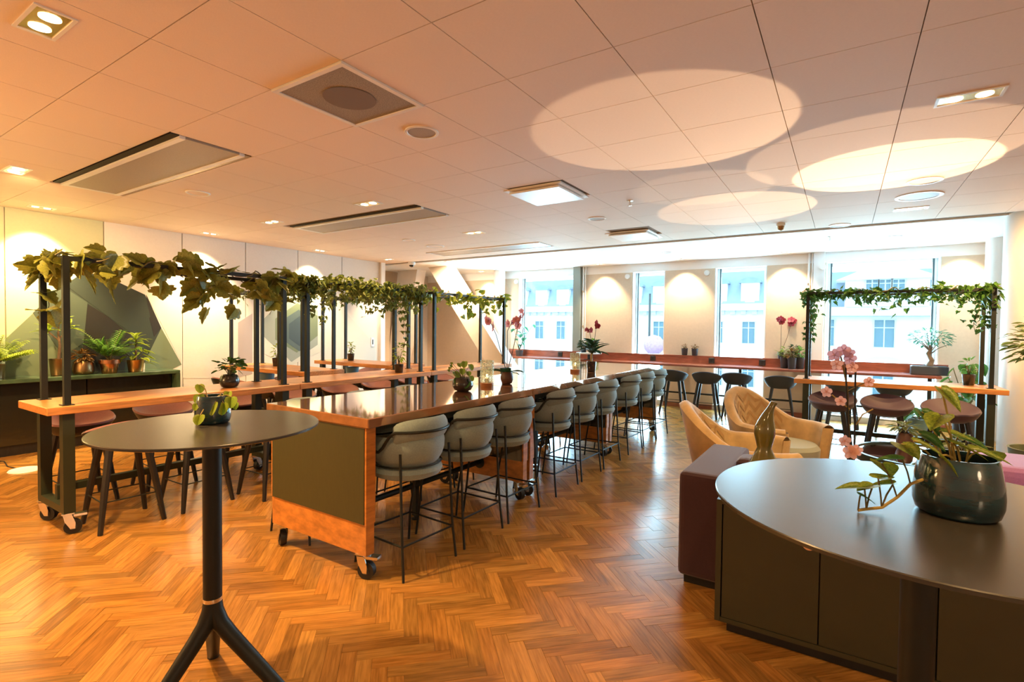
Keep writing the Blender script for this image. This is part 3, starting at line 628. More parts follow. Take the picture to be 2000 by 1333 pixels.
# ---- mirror coffee table
TC = Vector((.62, 5.70, .42))
t = thing('coffee_table', 'round coffee table with mirror top and dark rim before the lilac sofa', 'table', (TC.x, TC.y, 0))
MB().lathe([(.50, .395), (.50, .418), (.0001, .418)], 64).build('mirror_top', 'mirror', t); MB().lathe([(.50, .36), (.53, .36), (.535, .43), (.505, .43), (.501, .418)], 64, cap=False).build('rim', 'rim_dark', t, True)
for k in range(3): a = 2*PI*k/3+.4; MB().tube([(.4*math.cos(a), .4*math.sin(a), 0), (.36*math.cos(a), .36*math.sin(a), .394)], .018, 10).build('leg', 'black_steel', t)
# added spots at the mirror top stand in for its reflections on the ceiling
for (cx_, cy_, pw, r) in ((-1.0, 3.57, 300, .84), (.30, 5.25, 330, .70), (-.95, 6.1, 190, .80), (.22, 4.85, 110, .9), (-1.1, 5.1, 70, .62)):
    o3 = Vector((TC.x, TC.y, .46)); d = Vector((cx_, cy_, CZ))-o3; L = d.length; cs = d.z/L
    o = lamp('SPOT', o3, pw, (1, .70, .44), (cx_, cy_, CZ), .012, 2*math.degrees(math.atan(r/L)), .06)
    h = Vector((d.x, d.y, 0))
    if h.length > .3:
        zc = -d.normalized(); xr = h.normalized(); xr = (xr-zc*xr.dot(zc)).normalized(); yr = zc.cross(xr)
        Mx = Matrix.Identity(4)
        for i in range(3): Mx[i][0] = xr[i]*cs; Mx[i][1] = yr[i]; Mx[i][2] = zc[i]; Mx[i][3] = o3[i]
        o.matrix_world = Mx
# ---- floor disc with cable
t = thing('floor_light', 'flat round pale disc with a dark cable on the floor at the left edge', 'floor light', tuple(onz(48, 919, 0)))
MB().lathe([(.13, 0), (.12, .012), (.0001, .014)], 32).build('disc', 'white_plastic', t, True); MB().tube([(-.12, -.03, .006), (-.3, -.06, .005), (-.6, -.02, .005), (-.85, -.25, .005)], .005, 6).build('cable', 'rubber', t, True)

# ------------------------------------------------------------------ plants
def leaf_mesh(name, outline, m, fold=.18, droop=.12, mid=.4):
    """outline: right half from base to tip; mirrored; midrib folded down, tip drooping"""
    R_ = outline; L_ = [(-x, y) for x, y in outline[1:-1]][::-1]
    pts = R_+L_; z = lambda x, y: fold*abs(x)-droop*y*y
    v = [(x, y, z(x, y)) for x, y in pts]; n = len(R_); mids = []
    rib = [(0, y, z(0, y)) for y in (.25, .5, .75)]; b = len(v); v += rib
    f = []
    for half in (list(range(0, n)), [0]+list(range(len(pts)-1, n-2, -1))):
        prev = None; yy = [v[i][1] for i in half]
        def near(y): return b+min(range(3), key=lambda k: abs((.25, .5, .75)[k]-y))
        for a, c in zip(half, half[1:]):
            r1, r2 = near(v[a][1]), near(v[c][1])
            q = [a, c, r2] if r1 == r2 else [a, c, r2, r1]
            if a == 0: q = [a, c, r2]
            q = [i for k, i in enumerate(q) if i not in q[:k]]
            if len(q) >= 3: f.append(tuple(q))
        # bridge base and tip ribs
    me = bpy.data.meshes.new(name); me.from_pydata(v, [], f); me.materials.append(MATS[m]); me.polygons.foreach_set('use_smooth', [True]*len(f)); me.update()
    return me
O_MAPLE = [(0, 0), (.18, -.15), (.36, -.10), (.50, .02), (.46, .14), (.60, .28), (.56, .44), (.40, .48), (.42, .64), (.24, .70), (.14, .88), (0, 1.0)]
O_HEART = [(0, 0), (.16, -.14), (.36, -.10), (.46, .12), (.42, .36), (.28, .62), (.12, .86), (0, 1.0)]
O_IVY = [(0, 0), (.20, -.10), (.42, .0), (.34, .22), (.40, .42), (.22, .50), (.12, .75), (0, 1.0)]
O_LANCE = [(0, 0), (.06, .08), (.13, .30), (.14, .52), (.10, .76), (.05, .92), (0, 1.0)]
O_OVAL = [(0, 0), (.12, .06), (.23, .28), (.25, .5), (.18, .76), (.08, .93), (0, 1.0)]
O_ROUND = [(0, 0), (.18, -.08), (.40, .05), (.48, .32), (.40, .66), (.20, .90), (0, .97)]
LM = {}
def LEAF(shape, m, **k):
    key = (id(shape), m)
    if key not in LM: LM[key] = leaf_mesh('leaf', shape, m, **k)
    return LM[key]
def orient(p, d, size, roll=0, up=(0, 0, 1)):
    d = Vector(d).normalized(); u = Vector(up); x = d.cross(u)
    if x.length < .05: x = d.cross(Vector((1, 0, 0)))
    x.normalize(); z = x.cross(d); m = Matrix.Identity(4)
    for i in range(3): m[i][0] = x[i]; m[i][1] = d[i]; m[i][2] = z[i]
    return Matrix.Translation(p) @ m @ Matrix.Rotation(roll, 4, 'Y') @ Matrix.Diagonal((size, size, size, 1))
def leaves(parent, me, mats, name='leaf', joined=None):
    if not joined:
        for mx in mats: link(name, me, parent, mx)
        return
    V0 = [v.co.copy() for v in me.vertices]; F0 = [tuple(p.vertices) for p in me.polygons]; m = MB()
    for mx in mats: m.add([mx @ v for v in V0], F0)
    o = m.build(joined, me.materials[0].name, parent); o.data.polygons.foreach_set('use_smooth', [True]*len(o.data.polygons)); o['kind'] = 'stuff'
rnd = random.uniform
def pot(parent, r, h, m, kind='taper', soil='soil', name='pot'):
    if kind == 'taper': pr = [(r*.74, 0), (r*.80, .004), (r*.97, h-.006), (r, h), (r*.92, h), (r*.86, h*.82), (.0001, h*.82)]
    elif kind == 'rim': pr = [(r*.66, 0), (r*.70, .004), (r*.86, h*.70), (r, h*.72), (r*1.02, h), (r*.93, h), (r*.86, h*.82), (.0001, h*.82)]
    elif kind == 'belly': pr = [(r*.80, 0), (r*.92, h*.05), (r*.99, h*.20), (r, h*.36), (r*.96, h*.65), (r*.87, h*.96), (r*.84, h), (r*.79, h), (r*.82, h*.80), (.0001, h*.80)]
    elif kind == 'globe': pr = [(r*.5, 0), (r*.78, h*.08), (r*.98, h*.36), (r, h*.55), (r*.88, h*.85), (r*.72, h), (r*.66, h), (r*.7, h*.86), (.0001, h*.84)]
    o = MB().lathe(pr[:-1], 32).build(name, m, parent, True)
    zs = pr[-1][1]; rs = pr[-2][0]; MB().lathe([(rs*1.0, zs), (rs*.5, zs+.006), (.0001, zs+.008)], 24).build('soil', soil, parent, True)
    return zs
# ---- garlands on the gantries
def gantry_path(cx_, cy_, rz):
    f = lambda x, y, z: Matrix.Rotation(rz, 4, 'Z') @ Vector((x, y, z))+Vector((cx_, cy_, 0)); return f
def garland(idx, name, label, shape, lm, n, size, joined, drape, rails=((-1, .5), (1, .5)), ends=.15, hang=(), up=.3, y0=-.9, y1=.9):
    cx_, cy_, rz, _ = BT[idx]; f = gantry_path(cx_, cy_, rz)
    t = thing(name, label, 'vine', (cx_, cy_, 1.97), 0, 'leaf garlands on the gantries'); o0 = Vector((cx_, cy_, 1.97))
    mats = []; rs = random.Random(idx*11+5)
    for sx, _w in rails:
        pts = []
        for i in range(46):
            y = y0+(y1-y0)*i/45; a = i*.9; pts.append(f(sx*.235+.03*math.cos(a), y, 1.965+.032*math.sin(a)+.01*math.sin(i*2.3))-o0)
        MB().tube(pts, .0055, 5).build('vine_stem', 'stem', t, True)
    for k in range(n):
        if rs.random() < ends: y = rs.choice((-1, 1))*rs.uniform(.78, .88); x = rs.uniform(-.26, .26)
        else: y = rs.uniform(y0, y1); x = (1 if rs.random() < .62 else -1)*.235+rs.gauss(0, .05)
        cl = .6+.4*math.sin(y*5.1+idx)*math.cos(y*2.3+1.7*idx)
        if rs.random() < up: z = rs.uniform(1.97, 1.97+.16*drape/.2*.6*(.4+rs.random()))
        else: z = 1.97-abs(rs.gauss(0, drape))*max(.35, cl*1.2)
        p = f(x, y, z)-o0; d = Vector((rs.uniform(-1, 1), rs.uniform(-1, 1), rs.uniform(-1.3, .45)))
        mats.append(orient(p, d, size*rs.uniform(.65, 1.3), rs.uniform(-.9, .9), (rs.uniform(-.6, .6), rs.uniform(-.6, .6), 1)))
    for (hx, hy, ln, m_) in hang:
        pts = [f(hx+.015*math.sin(i*1.3), hy+.02*math.cos(i*.9), 1.96-ln*i/9)-o0 for i in range(10)]; MB().tube(pts, .003, 4).build('vine_stem', 'stem', t)
        for k in range(m_):
            u = rs.random(); p = pts[int(u*9)]+Vector((rs.gauss(0, .03), rs.gauss(0, .03), 0)); d = Vector((rs.uniform(-1, 1), rs.uniform(-1, 1), rs.uniform(-1.3, .1))); mats.append(orient(p, d, size*rs.uniform(.6, 1.1), rs.uniform(-.8, .8)))
    leaves(t, LEAF(shape, lm), mats, joined=joined)
garland(0, 'grape_vine', 'garland of large olive grape leaves on the nearest left gantry', O_MAPLE, 'leaf_grape', 112, .15, None, .15, hang=((.235, .70, .36, 10), (-.235, -.82, .42, 7), (.235, .05, .3, 8)), up=.2)
garland(1, 'ivy_garland', 'dense small-leaved ivy garland on the middle left gantry', O_IVY, 'leaf_ivy', 1500, .064, 'foliage', .125, hang=((.0, .78, .78, 90), (.2, -.78, .38, 60), (-.2, .35, .3, 30), (.235, .3, .25, 30)), up=.3)
garland(2, 'pothos_garland', 'pale yellow-green pothos garland on the farthest left gantry', O_HEART, 'leaf_pothos', 130, .095, None, .12, hang=((.235, -.1, .33, 14), (.235, .35, .26, 10), (.2, .8, .26, 8)), up=.3)
garland(3, 'ivy_garland', 'thin ivy garland on the gantry before the hexagon mural', O_IVY, 'leaf_ivy', 260, .07, 'foliage', .10, hang=((.1, -.8, .5, 25),), up=.25)
garland(4, 'ivy_garland', 'thin ivy garland on the gantry toward the door', O_IVY, 'leaf_ivy', 200, .07, 'foliage', .09, up=.25)
garland(5, 'ivy_garland', 'ivy garland on the right-hand gantry before the bright window', O_IVY, 'leaf_green', 760, .068, 'foliage', .085, hang=((.2, .80, .55, 70), (-.15, .82, .62, 80), (-.2, -.80, .42, 70), (.0, -.74, .48, 40)), up=.32)
# ---- plant builders (pots given by the point they stand on)
def tilt_dir(a, e): return Vector((math.cos(a)*math.cos(e), math.sin(a)*math.cos(e), math.sin(e)))
def stem_leaf(t, base, tip, me, size, d=None, r=.003, sm='stem_yellow', sag=.0, roll=0):
    b, p = Vector(base), Vector(tip); mid = (b+p)/2+Vector((0, 0, sag)); mid.x += (p.x-b.x)*-.12; mid.y += (p.y-b.y)*-.12
    MB().tube([b, b.lerp(mid, .5)*.5+((b+mid)/2)*.5, mid, (mid+p)/2+Vector((0, 0, sag*.3)), p], r, 5).build('stem', sm, t, True)
    dd = d or Vector((p.x-b.x, p.y-b.y, -.25*(p-b).length-.01)); link('leaf', me, t, orient(p, dd, size, roll))
def bushy(t, z0, rx, rz, n, me, size, joined=None, trunk=None, sm='stem', cz=None, seed=1):
    rs = random.Random(seed); mats = []; cz = z0+rz if cz is None else cz
    for k in range(n):
        a = rs.uniform(0, 2*PI); e = math.asin(rs.uniform(-.75, 1)); q = rs.uniform(.45, 1)**.6; d = tilt_dir(a, e)
        p = Vector((d.x*rx*q, d.y*rx*q, cz+d.z*rz*q)); o = Vector((d.x, d.y, d.z*.5-.15+rs.uniform(-.3, .3))); mats.append(orient(p-o.normalized()*size*.4, o, size*rs.uniform(.7, 1.25), rs.uniform(-.5, .5)))
    for k in range(7 if not trunk else 5):
        a = 2*PI*k/6; p = Vector((math.cos(a)*rx*.55, math.sin(a)*rx*.55, cz+rz*.25)); MB().tube([(0, 0, z0 if not trunk else trunk), ((p.x)*.35, p.y*.35, (z0+p.z)/2 if not trunk else (trunk+p.z)/2), p], [.004, .003, .0015], 5).build('stem', sm, t, True)
    leaves(t, me, mats, joined=joined)
def flower(t, p, size, m, face, nm='flower'):
    """five-petalled orchid bloom"""
    key = ('fl', m)
    if key not in LM:
        mb = MB(); pet = [(0, 0), (.36, .22), (.50, .58), (.32, .92), (0, 1.02), (-.32, .92), (-.50, .58), (-.36, .22)]
        for k in range(5):
            a = 2*PI*k/5; w_ = 1.0 if k in (1, 4) else .8; c, s_ = math.cos(a), math.sin(a)
            V = [(c*x*w_-s_*y, s_*x*w_+c*y, .10*y-.10*x*x) for x, y in pet]; mb.add(V, [tuple(range(8))])
        mb.lathe([(.16, 0), (.12, .16), (.0001, .20)], 8); o = mb.build('flower', m); LM[key] = o.data; bpy.data.objects.remove(o)
    f = Vector(face).normalized(); m4 = f.to_track_quat('Z', 'Y').to_matrix().to_4x4(); link(nm, LM[key], t, Matrix.Translation(p) @ m4 @ Matrix.Diagonal((size, size, size, 1)))
def orchid(t, z0, spikes, fm, fs=.032, lm='leaf_dark', nl=5, ll=.22, seed=1, fac=(-.3, -1, .1), lw=O_OVAL):
    rs = random.Random(seed); me = LEAF(lw, lm, fold=.25, droop=.35)
    for k in range(nl): a = 2*PI*k/nl+rs.uniform(-.3, .3); link('leaf', me, t, orient(Vector((0, 0, z0)), tilt_dir(a, rs.uniform(.15, .7)), ll*rs.uniform(.8, 1.15), rs.uniform(-.2, .2)))
    for (pts, blooms) in spikes:
        P = [Vector(p) for p in pts]; MB().tube([Vector((0, 0, z0))]+P, .0035, 6).build('flower_spike', 'stem_dark', t, True)
        for (u, off) in blooms:
            k = u*(len(P)-1); i = min(int(k), len(P)-2); p = P[i].lerp(P[i+1], k-i)+Vector(off); flower(t, p, fs*rs.uniform(.85, 1.2), fm, (fac[0]+rs.uniform(-.5, .5), fac[1]+rs.uniform(-.3, .3), fac[2]+rs.uniform(-.3, .3)))
CR = Vector((.839, .544, 0)); CV = Vector((-.544, .839, 0))     # directions across and away in plan
def R_(a, b=0, z=0): return CR*a+CV*b+Vector((0, 0, z))
# --- big trailing syngonium on the right high table
b = onz(1868, 1003, 1.1); t = thing('potted_plant', 'trailing syngonium in a wide teal-glazed pot on the right high table', 'potted plant', tuple(b)); zs = pot(t, .080, .128, 'pot_teal', 'belly')
HL = LEAF(O_HEART, 'leaf_pothos', fold=.22, droop=.2); HG = LEAF(O_HEART, 'leaf_green', fold=.22, droop=.2)
for (px, py, dep, sz, g) in ((1838, 760, .0, .060, 0), (1800, 805, .03, .062, 1), (1838, 812, -.02, .058, 0), (1795, 848, .02, .06, 1), (1835, 842, 0, .062, 0), (1785, 862, -.03, .055, 0), (1860, 865, -.03, .068, 0), (1898, 878, -.02, .070, 0), (1925, 882, .02, .065, 0), (1760, 868, .02, .06, 0), (1870, 855, .04, .06, 1), (1835, 890, -.04, .055, 0)):
    d = R3@_d(px, py); k = (Vector((b.x, b.y, 0))+CV*dep).dot(CV)/(Vector((d[0], d[1], 0)).dot(CV)); tip = Vector(C3+k*d)-b
    stem_leaf(t, R_((px-1868)*.0003, dep*.4, zs), tip, HG if g else HL, sz, R_(rnd(-.8, .8), rnd(-.8, .3), rnd(-.5, .1)), .0022, 'stem_yellow', .01)
run = []
for (px, py) in ((1850, 931), (1800, 938), (1778, 946), (1752, 972), (1722, 992), (1692, 995), (1676, 998)):
    d = R3@_d(px, py); k = Vector((b.x, b.y, 0)).dot(CV)/Vector((d[0], d[1], 0)).dot(CV); p = Vector(C3+k*d)-b; p.z = max(p.z, .004); run.append(p)
MB().tube(run, .0035, 6).build('runner', 'stem_yellow', t, True)
for (i, px, py, sz, g) in ((2, 1762, 898, .055, 1), (3, 1722, 905, .06, 0), (4, 1715, 935, .05, 0), (4, 1745, 945, .05, 0), (5, 1688, 952, .058, 0), (5, 1705, 948, .045, 0), (6, 1680, 968, .035, 1)):
    d = R3@_d(px, py); k = Vector((b.x, b.y, 0)).dot(CV)/Vector((d[0], d[1], 0)).dot(CV); stem_leaf(t, run[i], Vector(C3+k*d)-b, HG if g else HL, sz, R_(rnd(-1, 1), rnd(-.6, .6), rnd(-.35, .1)), .0018, 'stem')
# --- pilea / ivy in the teal pot on the left high table
b = onz(416, 826, 1.1); t = thing('potted_plant', 'small yellow-green plant in a teal-glazed pot on the left high table', 'potted plant', tuple(b)); zs = pot(t, .066, .112, 'pot_teal', 'belly')
PL = LEAF(O_ROUND, 'leaf_lime', fold=.2, droop=.15)
for (dx, dz, sz, dp) in ((-.055, .155, .038, 0), (-.05, .115, .045, -.01), (-.035, .085, .03, -.05), (.0, .045, .045, -.085), (.04, .09, .055, -.05), (.06, .085, .05, -.03), (.075, .105, .05, .0), (.055, .125, .045, .02), (.03, .10, .04, .03), (.085, .08, .03, .02)):
    stem_leaf(t, R_(dx*.3, 0, zs), R_(dx*1.0, dp, dz), PL, sz*1.0, R_(rnd(-.5, .5), -.5, rnd(-1.3, -.5)), .002, 'stem_yellow', .015)
# --- sideboard plants
def at_side(px, py, X=-7.92): p = onx(px, py, X); return Vector((X, p.y, .87))
b = at_side(115, 728); t = thing('potted_plant', 'tall dracaena in a tapered brass pot, leftmost of four on the sideboard', 'potted plant', tuple(b), 0, 'brass-potted plants on the sideboard'); zs = pot(t, .095, .20, 'brass_dark', 'taper')
MB().tube([(0, 0, zs), (.01, .01, zs+.2), (-.01, 0, zs+.36)], [.018, .014, .010], 8).build('trunk', 'bark', t, True); ml = LEAF(O_LANCE, 'leaf_lime', fold=.3, droop=.4)
for (c, n) in (((-.01, -.09, zs+.36), 11), ((0, .09, zs+.40), 10), ((.01, 0, zs+.46), 11)):
    MB().tube([(0, 0, zs+.26), c], .008, 6).build('branch', 'bark', t)
    for k in range(n): link('leaf', ml, t, orient(Vector(c), tilt_dir(2*PI*k/n+rnd(-.2, .2), rnd(-.1, 1.2)), rnd(.13, .19), 0))
b = at_side(163, 728); t = thing('potted_plant', 'low rust and yellow leaved plant in a rounded brass pot', 'potted plant', tuple(b), 0, 'brass-potted plants on the sideboard'); zs = pot(t, .11, .16, 'brass_dark', 'belly'); bushy(t, zs, .135, .085, 70, LEAF(O_OVAL, 'leaf_rust'), .075, seed=2)
b = at_side(214, 731, -7.85); t = thing('potted_fern', 'green parlour palm in a shiny copper rimmed pot', 'potted plant', tuple(b), 0, 'brass-potted plants on the sideboard'); zs = pot(t, .115, .17, 'copper', 'rim')
def fronds(t, z0, n, ln, m, seed, spread=1.0, lean=0, nl=13, lw=.09, xmin=-9):
    rs = random.Random(seed); V = LEAF(O_LANCE, m, fold=.2, droop=.3)
    for k in range(n):
        a = 2*PI*k/n+rs.uniform(-.3, .3); e = rs.uniform(.85, 1.45)*spread; L = ln*rs.uniform(.7, 1.1); P = []
        for i in range(8): u = i/7; P.append(Vector((math.cos(a)*math.cos(e)*L*u*(1+.5*u), math.sin(a)*math.cos(e)*L*u*(1+.5*u), z0+math.sin(e)*L*u-.42*L*u*u*math.cos(e))))
        for q in P: q.x = max(q.x, xmin)
        fr = MB().tube(P, [.003]*7+[.001], 5).build('frond', 'stem', t); mats = []
        for j in range(nl):
            u = .28+.72*j/nl; i = min(int(u*7), 6); p = P[i].lerp(P[i+1], u*7-i); tg = (P[i+1]-P[i]).normalized(); sd = tg.cross(Vector((0, 0, 1))).normalized()
            for s_ in (-1, 1):
                dd = tg*.7+sd*s_+Vector((0, 0, -.1))
                if p.x < xmin+.09: dd.x = max(dd.x, 0)
                mats.append(orient(p, dd, lw*(1.15-.6*abs(u-.5)), 0))
        leaves(fr, V, mats, joined='leaflets')
fronds(t, zs, 20, .46, 'leaf_fern', 4, xmin=-.25)
b = at_side(265, 726, -7.84); t = thing('potted_plant', 'lime croton-like plant in a brass pot, rightmost of four on the sideboard', 'potted plant', tuple(b), 0, 'brass-potted plants on the sideboard'); zs = pot(t, .10, .155, 'brass', 'taper')
MB().tube([(0, 0, zs), (.0, .01, zs+.30)], [.014, .010], 8).build('trunk', 'bark', t, True); ml2 = LEAF(O_LANCE, 'leaf_lime', fold=.3, droop=.4)
for k in range(24): link('leaf', ml2, t, orient(Vector((0, 0, zs+.20+.006*k)), tilt_dir(k*2.4, rnd(.0, .9)), rnd(.13, .2), 0))
mw = LEAF(O_HEART, 'leaf_lime')
for k in range(18): a = rnd(0, 2*PI); stem_leaf(t, (0, 0, zs), (math.cos(a)*rnd(.06, .14), math.sin(a)*rnd(.08, .19), zs+rnd(-.02, .16)), mw, rnd(.07, .11), None, .003, 'stem')
b = at_side(-12, 735); t = thing('potted_fern', 'feathery light green palm at the left edge of the sideboard', 'potted plant', tuple(b), 0, 'brass-potted plants on the sideboard'); zs = pot(t, .1, .16, 'brass_dark', 'taper'); fronds(t, zs, 20, .42, 'leaf_lime', 9, xmin=-.18)
# --- plants on the gantry tables
def on_table(px, py, z=.92): return onz(px, py, z)
b = Vector((-4.76, 2.55, .92)); t = thing('potted_plant', 'dark rounded pot with sparse creeping plant on the nearest bar table', 'potted plant', tuple(b)); zs = pot(t, .085, .12, 'pot_black', 'globe'); bushy(t, zs, .15, .09, 46, LEAF(O_ROUND, 'leaf_green'), .055, seed=5)
b = Vector((-4.68, 4.62, .92)); t = thing('potted_plant', 'upright yellow-green plant in a black pot below the hanging ivy', 'potted plant', tuple(b)); zs = pot(t, .06, .11, 'pot_black', 'taper'); bushy(t, zs, .085, .15, 60, LEAF(O_OVAL, 'leaf_lime'), .05, seed=6)
for (c, r, lb, sd, lm) in (((-6.75, 4.28, .92), .06, 'little black pot with a lime sprig on the table before the hexagon mural', 7, 'leaf_lime'), ((-6.95, 5.75, .92), .06, 'little black pot with a lime sprig on the door-side table', 8, 'leaf_lime'), ((1.17, 7.52, .92), .06, 'small black pot with light leaves at the right gantry posts', 9, 'leaf_fern')):
    t = thing('potted_plant', lb, 'potted plant', c, 0, 'small black pots on the bar tables'); zs = pot(t, r, .12, 'pot_black', 'taper'); bushy(t, zs, .075, .11, 42, LEAF(O_OVAL, lm), .05, seed=sd)
for (c, lb) in (((-6.95, 4.25, .42), 'pale blue bucket hanging under the table before the hexagon mural'), ((-6.9, 5.74, .42), 'pale blue bucket hanging under the door-side table')):
    t = thing('bucket', lb, 'bucket', (c[0], c[1], .576), 0, 'pale blue buckets under the tables'); MB().lathe([(.085, 0), (.11, .24), (.105, .24), (.08, .01), (.0001, .01)], 24).build('bucket_body', 'pot_blue', t, True); MB().tube([(-.11, 0, .24), (-.09, 0, .28), (0, 0, .284), (.09, 0, .28), (.11, 0, .24)], .004, 6).build('bucket_handle', 'chrome', t)
# --- island top
zi = .97
b = onz(904, 764, zi); t = thing('potted_plant', 'round-leaved green plant in a dark globe bowl, nearest on the island', 'potted plant', tuple(b)); zs = pot(t, .088, .115, 'pot_black', 'globe')
ml = LEAF(O_ROUND, 'leaf_pothos'); mg = LEAF(O_ROUND, 'leaf_green')
for (dx, dz, sz) in ((-.07, .13, .075), (-.03, .20, .05), (.02, .22, .06), (.055, .19, .06), (.0, .16, .055), (.04, .13, .05), (-.04, .08, .07), (.0, .06, .08), (.05, .05, .07), (-.06, .05, .06), (.07, .10, .05), (-.10, .19, .03), (-.12, .15, .028), (-.11, .17, .025), (-.09, .21, .025)):
    stem_leaf(t, (0, 0, zs), R_(dx, rnd(-.07, .03), dz+.03), mg if dz < .1 else ml, sz, R_(rnd(-.5, .5), -.5, rnd(-1.2, -.3)), .002, 'stem')
def candle(b, lb, r, h):
    t = thing('candle_holder', lb, 'candle holder', tuple(b), 0, 'speckled glass candle holders'); MB().lathe([(r*.98, 0), (r, .004), (r, .032), (r*.9, .034), (.0001, .034)], 28).build('wooden_base', 'candle_wood', t, True)
    MB().lathe([(r*.97, .0345), (r, .05), (r, h-.01), (r*.99, h)], 32, cap=False).build('glass', 'candle_glass', t, True); t_ = MB().lathe([(.022, .0345), (.022, .075), (.0001, .077)], 16).build('candle', 'wax', t, True); MB().lathe([(.0001, .08), (.006, .09), (.004, .103), (.0001, .112)], 8).build('flame', 'flame', t_, True)
    lamp('POINT', (b[0], b[1], b[2]+.1), .5, (1, .6, .25), size=.01)
candle(onz(951, 755, zi), 'tall speckled glass candle holder on the island, nearer one', .061, .235); candle(onz(1123, 727, zi), 'lit speckled glass candle holder on the island, farther one', .063, .235)
b = onz(990, 750, zi); t = thing('potted_orchid', 'tall pink orchid with long spikes in a round dark pot on the island', 'potted plant', tuple(b)); zs = pot(t, .062, .115, 'pot_terracotta', 'globe')
orchid(t, zs, [([R_(-.06, 0, .3), R_(-.105, 0, .46), R_(-.15, 0, .56), R_(-.20, 0, .61)], ((.55, (0, 0, 0)), (.7, R_(.02, 0, 0)), (.82, R_(-.01, -.01, .01)), (.92, R_(.01, 0, -.02)), (1, (0, 0, 0)))), ([R_(.0, 0, .3), R_(.0, 0, .5), R_(.04, 0, .58), R_(.09, 0, .60)], ((.62, R_(-.03, 0, 0)), (.75, (0, 0, 0)), (.85, R_(.01, 0, .02)), (1, (0, 0, 0)))), ([R_(.06, 0, .35), R_(.10, 0, .55), R_(.13, 0, .66)], ((.5, (0, 0, 0)), (.85, (0, 0, 0)), (.95, R_(.02, 0, 0)), (1, R_(0, 0, .03))))], 'petal_pink', .034, 'leaf_dark', 5, .21, 3)
b = onz(1155, 726, zi); t = thing('potted_orchid', 'leafy plant with dark red blooms in a glossy black pot on the island', 'potted plant', tuple(b)); zs = pot(t, .062, .125, 'pot_black', 'taper')
orchid(t, zs, [([R_(.0, 0, .35), R_(-.03, 0, .50), R_(-.07, 0, .52)], ((.7, (0, 0, 0)), (1, (0, 0, 0)), (.85, R_(.05, 0, .0)))), ([R_(.03, 0, .35), R_(.05, 0, .55), R_(.08, 0, .58)], ((.6, (0, 0, 0)), (.8, (0, 0, 0)), (1, (0, 0, -.02)), (.9, R_(-.02, 0, .03))))], 'petal_red', .035, 'leaf_dark', 0, .2, 4)
MB().tube([(0, 0, zs), (.0, .0, zs+.17)], .012, 8).build('trunk', 'stem_yellow', t); ml = LEAF(O_OVAL, 'leaf_dark')
for k in range(16): link('leaf', ml, t, orient(Vector((0, 0, zs+.11+.008*k)), tilt_dir(k*2.4, rnd(.1, .9)), rnd(.17, .27), 0))
# --- window counter
zc = .866
def wc(px, Y=9.82): p = ony(px, 700, Y); return Vector((p.x, Y, zc))
b = wc(1014); t = thing('potted_plant', 'small monstera with split leaves in front of the first window', 'potted plant', tuple(b)); zs = pot(t, .09, .13, 'pot_grey', 'taper'); mm = LEAF(O_MAPLE, 'leaf_teal')
for (dx, dz, sz) in ((-.05, .45, .14), (.1, .55, .16), (.30, .60, .11), (.12, .30, .12), (.0, .38, .13), (-.1, .28, .11), (.06, .2, .1), (-.02, .15, .1), (.16, .42, .12), (-.12, .5, .12)): stem_leaf(t, (0, 0, zs), R_(dx, rnd(-.06, .06), zs+dz), mm, sz, R_(rnd(-1, 1), rnd(-1, 0), rnd(-.9, -.1)), .005, 'stem')
for px, lb in ((1337, 'small dark pot with dry sprigs, left of a pair on the window ledge'), (1357, 'small dark pot with dry sprigs, right of a pair on the window ledge')):
    p = ony(px, 694, 10.02); t = thing('potted_plant', lb, 'potted plant', (p.x, 10.018, 1.0151), 0, 'pair of pots on the window ledge'); zs = pot(t, .062, .13, 'pot_grey', 'taper'); bushy(t, zs, .065, .055, 22, LEAF(O_OVAL, 'leaf_rust'), .05, seed=px)
for i, (px, lb, lm, s_) in enumerate(((1532, 'grey pot with yellow-green foliage, left of the cluster at the ivy gantry', 'leaf_varieg', .9), (1547, 'grey pot with rusty foliage, front middle of the cluster at the ivy gantry', 'leaf_rust', .8), (1563, 'grey pot with green foliage, right of the cluster at the ivy gantry', 'leaf_fern', .8))):
    b = wc(px, (9.85, 9.72, 9.86)[i]); t = thing('potted_plant', lb, 'potted plant', tuple(b), 0, 'pot cluster on the window counter'); zs = pot(t, .068, .19, 'pot_grey', 'taper'); bushy(t, zs, .11, .10, 55, LEAF(O_OVAL, lm), .07, seed=i+20)
b = Vector((-.70, 10.018, 1.0151)); t = thing('potted_plant', 'dark box-like pot with grey foliage standing on the ledge above the cluster', 'potted plant', tuple(b), 0, 'pot cluster on the window counter'); zs = pot(t, .075, .15, 'pot_grey', 'taper'); bushy(t, zs, .1, .07, 40, LEAF(O_OVAL, 'leaf_dark'), .06, seed=31)
b = Vector((-.92, 10.018, 1.0151)); t = thing('potted_orchid', 'red orchid with two upright spikes on the ledge beside the ivy gantry', 'potted plant', tuple(b)); zs = pot(t, .05, .12, 'pot_grey', 'taper')
orchid(t, zs, [([R_(.0, 0, .35), R_(.0, 0, .62), R_(-.01, 0, .70)], ((.6, (0, 0, 0)), (.8, R_(.02, 0, 0)), (1, (0, 0, 0)), (.9, R_(-.04, 0, 0)))), ([R_(.1, 0, .35), R_(.16, 0, .58), R_(.20, 0, .68)], ((.7, (0, 0, 0)), (.9, R_(.02, 0, 0)), (1, R_(-.03, 0, 0))))], 'petal_red', .055, 'leaf_lime', 4, .14, 6)
